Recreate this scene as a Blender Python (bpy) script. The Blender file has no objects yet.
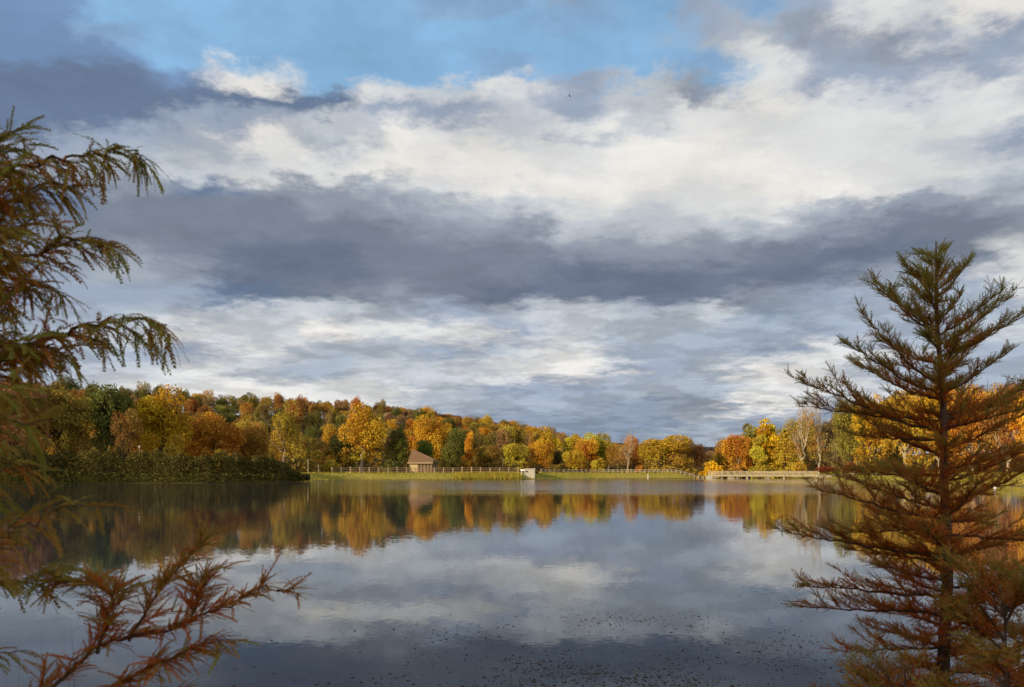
import bpy, math, random
import numpy as np
from mathutils import Vector

R = math.radians
F = 760.0            # focal length in pixels at 1024 wide
HY = 471.0           # row of the horizon
EYE = 2.2            # eye height above the water
rng = np.random.default_rng(7)
random.seed(7)
scene = bpy.context.scene
col = scene.collection

# ------------------------------------------------------------------ helpers
def X_at(px, d): return (px - 512.0) / F * d
def Z_at(py, d): return EYE + (HY - py) / F * d

def tag(o, label=None, cat=None, group=None, kind=None):
    if label: o['label'] = label
    if cat: o['category'] = cat
    if group: o['group'] = group
    if kind: o['kind'] = kind
    return o

def empty(name, loc, rz=0.0, scale=(1, 1, 1)):
    o = bpy.data.objects.new(name, None); col.objects.link(o)
    o.location = loc; o.rotation_euler = (0, 0, rz); o.scale = scale
    o.empty_display_size = 0.2
    return o

def link(name, me, parent=None):
    o = bpy.data.objects.new(name, me); col.objects.link(o)
    if parent is not None: o.parent = parent
    return o

class MB:
    """collects vertices and faces (numpy) for ONE mesh"""
    def __init__(s): s.v = []; s.f = []; s.n = 0; s.t = []
    def add(s, v, f, tone=0.5):
        v = np.asarray(v, float).reshape(-1, 3); f = np.asarray(f, int)
        s.v.append(v); s.f.append(f + s.n); s.n += len(v)
        s.t.append(np.broadcast_to(np.asarray(tone, float), (len(v),)))
    def box(s, c, size, rz=0.0, tone=0.5):
        hx, hy, hz = [k / 2 for k in size]
        b = np.array([[-1,-1,-1],[1,-1,-1],[1,1,-1],[-1,1,-1],[-1,-1,1],[1,-1,1],[1,1,1],[-1,1,1]], float) * (hx, hy, hz)
        if rz:
            c_, s_ = math.cos(rz), math.sin(rz)
            b = b @ np.array([[c_, s_, 0], [-s_, c_, 0], [0, 0, 1]])
        s.add(b + np.array(c), [[0,3,2,1],[4,5,6,7],[0,1,5,4],[1,2,6,5],[2,3,7,6],[3,0,4,7]], tone)
    def bar(s, a, b, w, h, tone=0.5):
        a = np.array(a, float); b = np.array(b, float); t = b - a; t /= np.linalg.norm(t)
        side = np.cross(t, (0, 0, 1)); 
        if np.linalg.norm(side) < 1e-4: side = np.array((1., 0, 0))
        side /= np.linalg.norm(side); up = np.cross(side, t)
        vs = []
        for p in (a, b):
            for (i, j) in ((-1,-1),(1,-1),(1,1),(-1,1)):
                vs.append(p + side * i * w / 2 + up * j * h / 2)
        s.add(vs, [[0,1,5,4],[1,2,6,5],[2,3,7,6],[3,0,4,7],[0,3,2,1],[4,5,6,7]], tone)
    def tube(s, pts, rad, n=6, tone=0.5):
        pts = np.asarray(pts, float); rad = np.asarray(rad, float); m = len(pts)
        tan = np.gradient(pts, axis=0); tan /= np.linalg.norm(tan, axis=1)[:, None] + 1e-9
        ref = np.array((0, 0, 1.)) if abs(tan[0][2]) < 0.9 else np.array((1., 0, 0))
        side = np.cross(tan, ref); side /= np.linalg.norm(side, axis=1)[:, None] + 1e-9
        up = np.cross(side, tan)
        a = np.linspace(0, 2 * np.pi, n, endpoint=False)
        ring = (np.cos(a)[None, :, None] * side[:, None, :] + np.sin(a)[None, :, None] * up[:, None, :]) * rad[:, None, None] + pts[:, None, :]
        v = ring.reshape(-1, 3)
        i = np.arange(m - 1)[:, None] * n; j = np.arange(n)[None, :]; j2 = (j + 1) % n
        f = np.stack([i + j, i + j2, i + n + j2, i + n + j], -1).reshape(-1, 4)
        s.add(v, f, tone)
    def mesh(s, name, mat=None, smooth=False):
        me = bpy.data.meshes.new(name)
        v = np.concatenate(s.v)
        fl = s.f
        nl = sum(a.size for a in fl); npoly = sum(len(a) for a in fl)
        me.vertices.add(len(v)); me.vertices.foreach_set('co', v.astype(np.float32).ravel())
        me.loops.add(nl); me.loops.foreach_set('vertex_index', np.concatenate([a.ravel() for a in fl]).astype(np.int32))
        sizes = np.concatenate([np.full(len(a), a.shape[1]) for a in fl])
        st = np.concatenate([[0], np.cumsum(sizes)[:-1]])
        me.polygons.add(npoly); me.polygons.foreach_set('loop_start', st.astype(np.int32))
        me.polygons.foreach_set('use_smooth', np.full(npoly, smooth))
        me.update(calc_edges=True); me.validate()
        at = me.attributes.new('tone', 'FLOAT', 'POINT'); at.data.foreach_set('value', np.concatenate(s.t).astype(np.float32))
        if mat: me.materials.append(mat)
        return me
    def build(s, name, mat=None, parent=None, smooth=False):
        return link(name, s.mesh(name, mat, smooth), parent)

# ------------------------------------------------------------------ materials
def newmat(name):
    m = bpy.data.materials.new(name); m.use_nodes = True
    nt = m.node_tree; nt.nodes.clear()
    return m, nt
class G:
    """small node-graph helper"""
    def __init__(s, nt): s.nt = nt
    def n(s, t, **kw):
        nd = s.nt.nodes.new(t)
        for k, v in kw.items(): setattr(nd, k, v)
        return nd
    def l(s, a, b): s.nt.links.new(a, b)
    def val(s, sock, v):
        if isinstance(v, (int, float, tuple, list)): sock.default_value = v
        else: s.l(v, sock)
    def math(s, op, a, b=0.0, c=0.0, clamp=False):
        nd = s.n('ShaderNodeMath', operation=op); nd.use_clamp = clamp
        s.val(nd.inputs[0], a); s.val(nd.inputs[1], b); s.val(nd.inputs[2], c)
        return nd.outputs[0]
    def maprange(s, v, a, b, c=0.0, d=1.0, smooth=False):
        nd = s.n('ShaderNodeMapRange'); nd.clamp = True
        if smooth: nd.interpolation_type = 'SMOOTHSTEP'
        s.val(nd.inputs[0], v)
        for i, k in enumerate((a, b, c, d)): s.val(nd.inputs[i + 1], k)
        return nd.outputs[0]
    def mix(s, f, a, b, mode='MIX'):
        nd = s.n('ShaderNodeMix', data_type='RGBA', blend_type=mode)
        s.val(nd.inputs[0], f); s.val(nd.inputs[6], a); s.val(nd.inputs[7], b)
        return nd.outputs[2]
    def noise(s, vec, scale, detail=4.0, rough=0.55, dim='3D'):
        nd = s.n('ShaderNodeTexNoise', noise_dimensions=dim)
        if vec is not None: s.l(vec, nd.inputs['Vector'])
        nd.inputs['Scale'].default_value = scale; nd.inputs['Detail'].default_value = detail
        nd.inputs['Roughness'].default_value = rough
        return nd
    def out(s, shader, world=False):
        o = s.n('ShaderNodeOutputWorld' if world else 'ShaderNodeOutputMaterial'); s.l(shader, o.inputs[0])

def simple(name, c1, c2=None, scale=3.0, rough=0.8, bump=0.0, stretch=None):
    m, nt = newmat(name); g = G(nt)
    tc = g.n('ShaderNodeTexCoord'); vec = tc.outputs['Object']
    if stretch:
        mp = g.n('ShaderNodeMapping'); mp.inputs['Scale'].default_value = stretch; g.l(vec, mp.inputs[0]); vec = mp.outputs[0]
    nz = g.noise(vec, scale, 6, 0.65)
    f = g.maprange(nz.outputs[0], 0.32, 0.68)
    c = g.mix(f, (*c1, 1), (*(c2 or [k * 0.6 for k in c1]), 1))
    p = g.n('ShaderNodeBsdfPrincipled'); g.l(c, p.inputs['Base Color']); p.inputs['Roughness'].default_value = rough
    p.inputs['Specular IOR Level'].default_value = 0.25
    if bump:
        b = g.n('ShaderNodeBump'); b.inputs['Strength'].default_value = 0.6; b.inputs['Distance'].default_value = bump
        g.l(nz.outputs[0], b.inputs['Height']); g.l(b.outputs[0], p.inputs['Normal'])
    g.out(p.outputs[0]); return m

def leaf_mat(name, trans=0.25, base=None, base2=None):
    """foliage: base colour from the object's colour (or two given ones), varied leaf by leaf"""
    m, nt = newmat(name); g = G(nt)
    at = g.n('ShaderNodeAttribute', attribute_name='tone')
    if base is None:
        oi = g.n('ShaderNodeObjectInfo'); c = oi.outputs['Color']
        hs = g.n('ShaderNodeHueSaturation')
        g.l(g.maprange(at.outputs['Fac'], 0, 1, 0.462, 0.530), hs.inputs['Hue'])
        g.l(g.maprange(at.outputs['Fac'], 0, 1, 0.62, 1.3), hs.inputs['Value'])
        g.l(c, hs.inputs['Color']); c = hs.outputs[0]
    else:
        c = g.mix(at.outputs['Fac'], (*base, 1), (*base2, 1))
    d = g.n('ShaderNodeBsdfDiffuse'); g.l(c, d.inputs[0])
    t = g.n('ShaderNodeBsdfTranslucent'); g.l(c, t.inputs[0])
    mx = g.n('ShaderNodeMixShader'); mx.inputs[0].default_value = trans
    g.l(d.outputs[0], mx.inputs[1]); g.l(t.outputs[0], mx.inputs[2]); g.out(mx.outputs[0])
    return m

def bark_obj_mat():
    m, nt = newmat('bark'); g = G(nt)
    oi = g.n('ShaderNodeObjectInfo'); tc = g.n('ShaderNodeTexCoord')
    nz = g.noise(tc.outputs['Object'], 9, 5, .6)
    c = g.mix(g.maprange(nz.outputs[0], .35, .65, .75, 1.0), (0.03, 0.025, 0.02, 1), oi.outputs['Color'])
    d = g.n('ShaderNodeBsdfDiffuse'); g.l(c, d.inputs[0]); g.out(d.outputs[0]); return m

M_LEAF = leaf_mat('autumn_leaves', 0.28)
M_BARK = bark_obj_mat()
M_HEDGE = leaf_mat('hedge_leaves', 0.2, (0.07, 0.065, 0.018), (0.21, 0.165, 0.045))
M_NEEDLE = leaf_mat('cypress_needles', 0.35, (0.62, 0.155, 0.035), (0.33, 0.31, 0.065))
M_CYBARK = simple('cypress_bark', (0.16, 0.10, 0.07), (0.07, 0.045, 0.032), 14, 0.9, 0.004, (1, 1, 0.15))
M_REED = leaf_mat('reed_blades', 0.3, (0.26, 0.24, 0.035), (0.55, 0.42, 0.07))
M_BLADE = leaf_mat('bank_grass_blades', 0.3, (0.03, 0.045, 0.012), (0.09, 0.10, 0.03))
M_CONC = simple('concrete', (0.48, 0.44, 0.34), (0.38, 0.36, 0.31), 1.2, 0.85)
M_CAP = simple('concrete_cap', (0.62, 0.59, 0.52), (0.5, 0.47, 0.4), 2, 0.8)
M_RECESSSHADE = simple('recess_shade', (0.05, 0.05, 0.05), (0.08, 0.07, 0.06), 4, 0.5)  # dark colour standing for the shade inside the tower recess
M_WOODBR = simple('weathered_brown_wood', (0.30, 0.20, 0.12), (0.18, 0.115, 0.07), 3, 0.85)
M_WOODPALE = simple('pale_weathered_wood', (0.60, 0.52, 0.36), (0.42, 0.35, 0.24), 2, 0.8)
M_FENCEPOST = simple('fence_post_wood', (0.46, 0.37, 0.24), (0.32, 0.25, 0.16), 3, 0.85)
M_BRIDGE = simple('bridge_pale_wood', (0.54, 0.47, 0.31), (0.40, 0.34, 0.22), 1.5, 0.8)
M_SHINGLE = simple('brown_shingles', (0.235, 0.145, 0.08), (0.17, 0.10, 0.055), 2.2, 0.9, 0, (1, 1, 6))
M_STUCCO = simple('cream_wall', (0.52, 0.40, 0.22), (0.44, 0.33, 0.18), 1.0, 0.85)
M_WALLBR = simple('brown_wall_boards', (0.21, 0.155, 0.09), (0.15, 0.105, 0.06), 2.0, 0.85, 0, (6, 6, 0.4))
M_FASCIA = simple('fascia', (0.30, 0.22, 0.14), (0.24, 0.17, 0.11), 2, 0.8)
M_WHITE = simple('white_paint', (0.78, 0.77, 0.72), (0.66, 0.65, 0.6), 3, 0.6)
M_ROCK = simple('rock', (0.33, 0.28, 0.2), (0.2, 0.17, 0.12), 3, 0.9)
M_PATH = simple('sandy_path', (0.50, 0.40, 0.25), (0.38, 0.30, 0.18), 0.5, 0.95)
M_SKIN = simple('skin', (0.45, 0.28, 0.2), (0.42, 0.26, 0.18), 3, 0.6)
M_GREYCLOTH = simple('grey_cloth', (0.12, 0.12, 0.13), (0.09, 0.09, 0.10), 6, 0.9)
M_WHITECLOTH = simple('white_cloth', (0.75, 0.74, 0.72), (0.68, 0.67, 0.65), 6, 0.9)
M_BIRD = simple('dark_feathers', (0.03, 0.03, 0.035), (0.05, 0.05, 0.055), 20, 0.7)
M_DEBRIS = leaf_mat('floating_leaf_bits', 0.0, (0.07, 0.06, 0.045), (0.22, 0.19, 0.14))

# ------------------------------------------------------------------ the lake outline and terrain
LAKE = np.array([(-92,126),(-87,129),(-72,134),(-57,139),(-50,147),(-43.5,156),(-44,168),(-41,182),(-20,188),(2,193),(14,204),(25,214),(55,223),
                 (58,240),(62,262),(82,262),(86,240),(87,217),(83,190),(79,154),(73,126),(73,108),(80,88),(92,45),(60,12),(30,4.6),(10,3.4),(0,3.1),(-6,3.2),
                 (-25,6),(-60,22),(-112,55),(-120,95)], float)
def lake_sd(P):
    """signed distance to the shore, positive on land"""
    P = np.asarray(P, float); A = LAKE; B = np.roll(LAKE, -1, axis=0)
    best = np.full(len(P), 1e9); inside = np.zeros(len(P), bool)
    for a, b in zip(A, B):
        ab = b - a; t = np.clip(((P - a) @ ab) / (ab @ ab), 0, 1)
        best = np.minimum(best, np.hypot(*(P - a - t[:, None] * ab).T))
        c = (a[1] > P[:, 1]) != (b[1] > P[:, 1])
        xi = (b[0] - a[0]) * (P[:, 1] - a[1]) / (b[1] - a[1] + 1e-12) + a[0]
        inside ^= c & (P[:, 0] < xi)
    return np.where(inside, -best, best)
def sstep(x): x = np.clip(x, 0, 1); return x * x * (3 - 2 * x)
CP = np.array([-400,-100, 60, 125, 270, 430, 520, 610, 660, 760, 1100, 2000], float)   # column
CD = np.array([ 330, 340,360, 400, 520, 640, 740, 860, 860, 800, 600, 500], float)     # distance of the crest
CZ = np.array([  26,  28, 29,  30,  38,  38,  31,  21,  10,   4,   6,  8], float)      # its height
def Hf(P):
    P = np.asarray(P, float).reshape(-1, 2)
    sd = lake_sd(P); x, y = P[:, 0], P[:, 1]
    top = np.where(y < 40, 0.75, 1.65)
    w = np.where(y < 40, 2.4, 7.0)
    h = np.where(sd > 0, top * sstep(sd / w), -np.minimum(-sd * 0.25, 2.0))
    yy = np.maximum(y, 1.0); px = 512 + F * x / yy
    px = np.where(y > 5, px, -400)
    D = np.interp(px, CP, CD); Zc = np.interp(px, CP, CZ)
    r = np.hypot(x, y); hill = Zc * sstep((y - 245) / (D - 245)) 
    hill = hill * (y > 60) * np.where(y > D, np.exp(-((y - D) / 900.0) ** 2), 1)
    far = 62 * np.exp(-((r - 2100) / 420.0) ** 2) * sstep((y - 900) / 400) * (0.8 + 0.2 * np.sin(x * 0.004 + 1))
    back = 14 * sstep((-y - 90) / 250) 
    und = 0.18 * np.sin(x * 0.13 + 1.3) * np.sin(y * 0.11) * sstep((sd - 12) / 20)
    return h + hill + far + back + und
def H(x, y): return float(Hf([(x, y)])[0])

def build_ground():
    rr = np.concatenate([np.linspace(0.01, 10, 26), np.geomspace(10.6, 120, 60), np.linspace(122, 300, 90), np.geomspace(304, 6000, 90)])
    fine = np.linspace(R(-42), R(42), 240); rest = np.linspace(R(42), R(318), 120)[1:-1]
    aa = np.concatenate([fine, rest])
    n = len(aa); a, r = np.meshgrid(aa, rr)
    P = np.stack([np.sin(a) * r, np.cos(a) * r], -1).reshape(-1, 2)
    h = Hf(P)
    v = np.column_stack([P, h])
    i = np.arange(len(rr) - 1)[:, None] * n; j = np.arange(n)[None, :]; j2 = (j + 1) % n
    f = np.stack([i + j, i + n + j, i + n + j2, i + j2], -1).reshape(-1, 4)
    mb = MB(); mb.add(v, f)
    m, nt = newmat('ground'); g = G(nt)
    tc = g.n('ShaderNodeTexCoord'); P_ = tc.outputs['Object']
    n1 = g.noise(P_, 0.12, 6, .6); n2 = g.noise(P_, 2.5, 6, .7)
    grass = g.mix(g.maprange(n1.outputs[0], .38, .62), (0.33, 0.29, 0.045, 1), (0.44, 0.34, 0.08, 1))
    grass = g.mix(g.maprange(n2.outputs[0], .3, .75, 0, .6), grass, (0.16, 0.17, 0.03, 1))
    sx = g.n('ShaderNodeSeparateXYZ'); g.l(P_, sx.inputs[0])
    litter = g.mix(g.maprange(n1.outputs[0], .4, .6), (0.10, 0.06, 0.025, 1), (0.05, 0.045, 0.02, 1))
    wood = g.maprange(sx.outputs[1], 238, 262)
    c = g.mix(wood, grass, litter)
    mud = g.maprange(sx.outputs[2], 0.04, 0.22, 1, 0)
    c = g.mix(mud, c, (0.17, 0.12, 0.06, 1))
    d = g.n('ShaderNodeBsdfDiffuse'); g.l(c, d.inputs[0])
    b = g.n('ShaderNodeBump'); b.inputs['Distance'].default_value = 0.1; g.l(n2.outputs[0], b.inputs['Height']); g.l(b.outputs[0], d.inputs['Normal'])
    g.out(d.outputs[0])
    tag(mb.build('ground', m, smooth=True), kind='structure')
build_ground()

# ------------------------------------------------------------------ water
def build_water():
    mb = MB()
    xs = np.linspace(-160, 130, 30); ys = np.linspace(0, 275, 30)
    X, Y = np.meshgrid(xs, ys); v = np.column_stack([X.ravel(), Y.ravel(), np.zeros(X.size)])
    i = np.arange(29)[:, None] * 30; j = np.arange(29)[None, :]
    f = np.stack([i + j, i + j + 1, i + 31 + j, i + 30 + j], -1).reshape(-1, 4)
    mb.add(v, f)
    m, nt = newmat('lake_water'); g = G(nt)
    tc = g.n('ShaderNodeTexCoord'); P = tc.outputs['Object']
    sx = g.n('ShaderNodeSeparateXYZ'); g.l(P, sx.inputs[0]); y = sx.outputs[1]
    mp = g.n('ShaderNodeMapping'); mp.inputs['Scale'].default_value = (0.5, 1.0, 1); g.l(P, mp.inputs[0])
    nf = g.noise(mp.outputs[0], 15.0, 3, .55); nb = g.noise(mp.outputs[0], 0.9, 2, .5)
    mp2 = g.n('ShaderNodeMapping'); mp2.inputs['Scale'].default_value = (0.012, 0.05, 1); g.l(P, mp2.inputs[0])
    patch = g.noise(mp2.outputs[0], 1.0, 4, .6).outputs[0]
    yw = g.math('ADD', y, g.math('MULTIPLY', g.math('SUBTRACT', patch, .5), 70))
    band = g.math('MULTIPLY', g.maprange(yw, 62, 92, smooth=True), g.maprange(y, 200, 214, 1, .6))
    rightq = g.maprange(sx.outputs[0], 36, 52, 1, .25)      # calmer water under the bridge and the right bank
    leftq = g.maprange(g.math('ADD', sx.outputs[0], g.math('MULTIPLY', y, .42)), 12, 40, .18, 1)
    band = g.math('MULTIPLY', g.math('MULTIPLY', band, rightq), leftq)
    calm = g.maprange(y, 8, 60, 0.014, 0.040)
    amp = g.math('ADD', calm, g.math('MULTIPLY', band, 0.48))
    def perturb(nz, k):
        s = g.n('ShaderNodeVectorMath', operation='SUBTRACT'); g.l(nz.outputs[1], s.inputs[0]); s.inputs[1].default_value = (.5, .5, .5)
        t = g.n('ShaderNodeVectorMath', operation='MULTIPLY'); g.l(s.outputs[0], t.inputs[0]); t.inputs[1].default_value = (k, k, 0)
        return t.outputs[0]
    ad = g.n('ShaderNodeVectorMath', operation='ADD'); g.l(perturb(nf, 1.0), ad.inputs[0]); g.l(perturb(nb, .22), ad.inputs[1])
    sc_ = g.n('ShaderNodeVectorMath', operation='SCALE'); g.l(ad.outputs[0], sc_.inputs[0]); g.l(amp, sc_.inputs[3])
    nn = g.n('ShaderNodeVectorMath', operation='ADD'); g.l(sc_.outputs[0], nn.inputs[0]); nn.inputs[1].default_value = (0, 0, 1)
    nz = g.n('ShaderNodeVectorMath', operation='NORMALIZE'); g.l(nn.outputs[0], nz.inputs[0])
    p = g.n('ShaderNodeBsdfPrincipled')
    p.inputs['Base Color'].default_value = (0.036, 0.044, 0.050, 1)
    p.inputs['IOR'].default_value = 1.45
    g.l(g.math('ADD', 0.015, g.math('MULTIPLY', band, 0.10)), p.inputs['Roughness'])
    g.l(nz.outputs[0], p.inputs['Normal'])
    g.out(p.outputs[0])
    tag(mb.build('water', m, smooth=True), kind='structure')
build_water()

# ------------------------------------------------------------------ sky (world)
SUN_AZ = math.atan2(-0.74, -0.67)      # direction towards the sun: left and behind the camera
SUN_EL = R(15)
def build_world():
    w = bpy.data.worlds.new('World'); scene.world = w; w.use_nodes = True
    nt = w.node_tree; nt.nodes.clear(); g = G(nt)
    tc = g.n('ShaderNodeTexCoord'); D = tc.outputs['Generated']
    sx = g.n('ShaderNodeSeparateXYZ'); g.l(D, sx.inputs[0]); x, y, z = sx.outputs
    sky = g.n('ShaderNodeTexSky', sky_type='NISHITA'); sky.sun_disc = False
    sky.sun_elevation = SUN_EL; sky.sun_rotation = SUN_AZ % (2 * math.pi)
    sky.air_density = 1.0; sky.dust_density = 0.6; sky.ozone_density = 2.0
    bg1 = g.n('ShaderNodeBackground'); g.l(sky.outputs[0], bg1.inputs[0]); bg1.inputs[1].default_value = 0.15
    yc = g.math('MAXIMUM', y, 0.3)
    u = g.math('DIVIDE', x, yc); q = g.math('DIVIDE', g.math('MAXIMUM', z, 0.0), yc)
    # cloud-layer coordinates: perspective towards the horizon
    zz = g.math('ADD', g.math('MAXIMUM', z, 0), 0.13)
    cv = g.n('ShaderNodeCombineXYZ'); g.l(g.math('DIVIDE', x, zz), cv.inputs[0]); g.l(g.math('DIVIDE', y, zz), cv.inputs[1])
    P = cv.outputs[0]
    warp = g.noise(P, 2.6, 9, .68); ws = g.n('ShaderNodeSeparateColor'); g.l(warp.outputs[1], ws.inputs[0])
    warp2 = g.noise(P, 0.9, 3, .5); ws2 = g.n('ShaderNodeSeparateColor'); g.l(warp2.outputs[1], ws2.inputs[0])
    def c(s): return g.math('SUBTRACT', s, .5)
    vert = g.math('ADD', g.maprange(q, 0.0, 0.2, 0.35, 0.42), g.maprange(q, .28, .42, 0, .55))
    u2 = g.math('ADD', u, g.math('ADD', g.math('MULTIPLY', c(ws.outputs[0]), 0.28), g.math('MULTIPLY', c(ws2.outputs[0]), 0.10)))
    q2 = g.math('ADD', q, g.math('MULTIPLY', g.math('ADD', g.math('MULTIPLY', c(ws.outputs[1]), 0.13), g.math('MULTIPLY', c(ws2.outputs[1]), 0.015)), vert))
    fw = g.noise(P, 8.0, 8, .62); fs = g.n('ShaderNodeSeparateColor'); g.l(fw.outputs[1], fs.inputs[0])
    u2 = g.math('ADD', u2, g.math('MULTIPLY', c(fs.outputs[0]), .14)); q2 = g.math('ADD', q2, g.math('MULTIPLY', c(fs.outputs[1]), g.math('MULTIPLY', vert, .11)))
    uf = g.maprange(u2, (-96 - 512) / F, (1120 - 512) / F)
    PAL = dict(b=(138,182,221,.85), p=(150,185,218,.55), a=(118,146,184,1), s=(106,124,152,1), d=(122,131,147,1), D=(108,118,139,1), m=(145,154,168,1),
               q=(154,166,186,1), g=(168,177,188,1), l=(194,200,207,1), w=(218,219,219,1), W=(234,231,226,1), c=(240,233,218,1), h=(138,152,172,1), i=(166,178,194,1))
    ROWS = [(0,'aabbbbbppmbqpqwWW'),(25,'aapbbbbbbpbqgmwqq'),(50,'aaabbbbbbbbgwqmqw'),(75,'sssaWbbbpbbpwqqwg'),(95,'sssssswlwqlmWwlwl'),
            (115,'sssqqlqqlqlwwwwww'),(140,'qqqgWgWwlwWWwwwlq'),(165,'qgglwwWWWwWWWwwwl'),(185,'gmmsmmgwWWWwWWwlg'),(205,'ssdddmmglwwwwgmmm'),
            (225,'sddddddmmlllgmddm'),(250,'qmmdDDdddmmmdDDdw'),(275,'qqgmDDdddDDDDDmqw'),(296,'qqqqsdmdDDDDmqiiw'),(312,'iiigllgqglglhiiii'),
            (332,'iilwlWwwqlgiiqiil'),(350,'iiiqwggqlwiihwwii'),(372,'iilwgillwWqgWwiii'),(390,'iiwwWwwgqqgiwwlii'),(405,'iiwwWWwgiihmWhwii'),
            (425,'iiiiwwghhhhghhlii'),(471,'iiiillllhhhhhhiii')]
    lin = lambda v: ((v / 255 + .055) / 1.055) ** 2.4 if v > 10 else v / 3294.6
    prev = None
    for py, s in ROWS:
        rp = g.n('ShaderNodeValToRGB'); cr = rp.color_ramp; cr.interpolation = 'EASE'
        for k, ch in enumerate(s):
            pos = (k * 64 + 96) / 1216.0; cc = PAL[ch]
            e = cr.elements[0] if k == 0 else (cr.elements[1] if k == 1 else cr.elements.new(pos))
            e.position = pos
        els = sorted(cr.elements, key=lambda e: e.position)
        for e, ch in zip(els, s):
            cc = PAL[ch]; e.color = (lin(cc[0]), lin(cc[1]), lin(cc[2]), cc[3])
        g.l(uf, rp.inputs[0])
        if prev is None: C, A = rp.outputs[0], rp.outputs[1]
        else:
            f = g.maprange(q2, (471 - prev) / F, (471 - py) / F, smooth=True)
            C = g.mix(f, C, rp.outputs[0]); A = g.math('ADD', A, g.math('MULTIPLY', f, g.math('SUBTRACT', rp.outputs[1], A)))
        prev = py
    # fine relief inside the clouds
    det = g.noise(P, 5.0, 9, .66).outputs[0]; det2 = g.noise(P, 1.7, 6, .6).outputs[0]
    puff = g.noise(P, 3.1, 9, .6).outputs[0]
    low = g.maprange(q, .26, .20, .08, .22, smooth=True)
    pf = g.math('MULTIPLY', g.math('SUBTRACT', g.maprange(puff, .44, .56, smooth=True), .5), low)
    relief = g.math('ADD', g.math('ADD', 1.0, pf), g.math('ADD', g.math('MULTIPLY', c(det), 0.36), g.math('MULTIPLY', c(det2), 0.18)))
    vs = g.n('ShaderNodeVectorMath', operation='SCALE'); g.l(C, vs.inputs[0]); g.l(relief, vs.inputs[3])
    # the rest of the sky (sides, behind, overhead): broken cloud
    gen = g.noise(P, 0.8, 7, .6).outputs[0]
    gc = g.mix(g.maprange(det2, .35, .65), (0.28, 0.32, 0.42, 1), (0.92, 0.88, 0.80, 1))
    front = g.math('MULTIPLY', g.maprange(y, 0.28, 0.5, smooth=True), g.maprange(q, 0.66, 0.85, 1, 0, smooth=True))
    Cf = g.mix(front, gc, vs.outputs[0])
    Af = g.math('ADD', g.math('MULTIPLY', front, A), g.math('MULTIPLY', g.math('SUBTRACT', 1, front), g.maprange(gen, .42, .56)))
    # ragged cloud edges
    Af = g.maprange(g.math('ADD', Af, g.math('MULTIPLY', c(det), g.math('MULTIPLY', g.math('MULTIPLY', Af, g.math('SUBTRACT', 1, Af)), 3.4))), 0.10, 0.90)
    bg2 = g.n('ShaderNodeBackground'); g.l(Cf, bg2.inputs[0]); bg2.inputs[1].default_value = 1.0
    mx = g.n('ShaderNodeMixShader'); g.l(Af, mx.inputs[0]); g.l(bg1.outputs[0], mx.inputs[1]); g.l(bg2.outputs[0], mx.inputs[2])
    g.out(mx.outputs[0], True)
    w.cycles.sampling_method = 'MANUAL'; w.cycles.sample_map_resolution = 512
build_world()

sl = bpy.data.lights.new('sun', 'SUN'); sl.energy = 5.0; sl.angle = R(0.6); sl.color = (1.0, 0.78, 0.50)
so = bpy.data.objects.new('sun', sl); col.objects.link(so)
sd_ = Vector((math.sin(SUN_AZ) * math.cos(SUN_EL), math.cos(SUN_AZ) * math.cos(SUN_EL), math.sin(SUN_EL)))
so.rotation_euler = sd_.to_track_quat('Z', 'Y').to_euler(); so.location = (-60, -60, 60)

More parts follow.
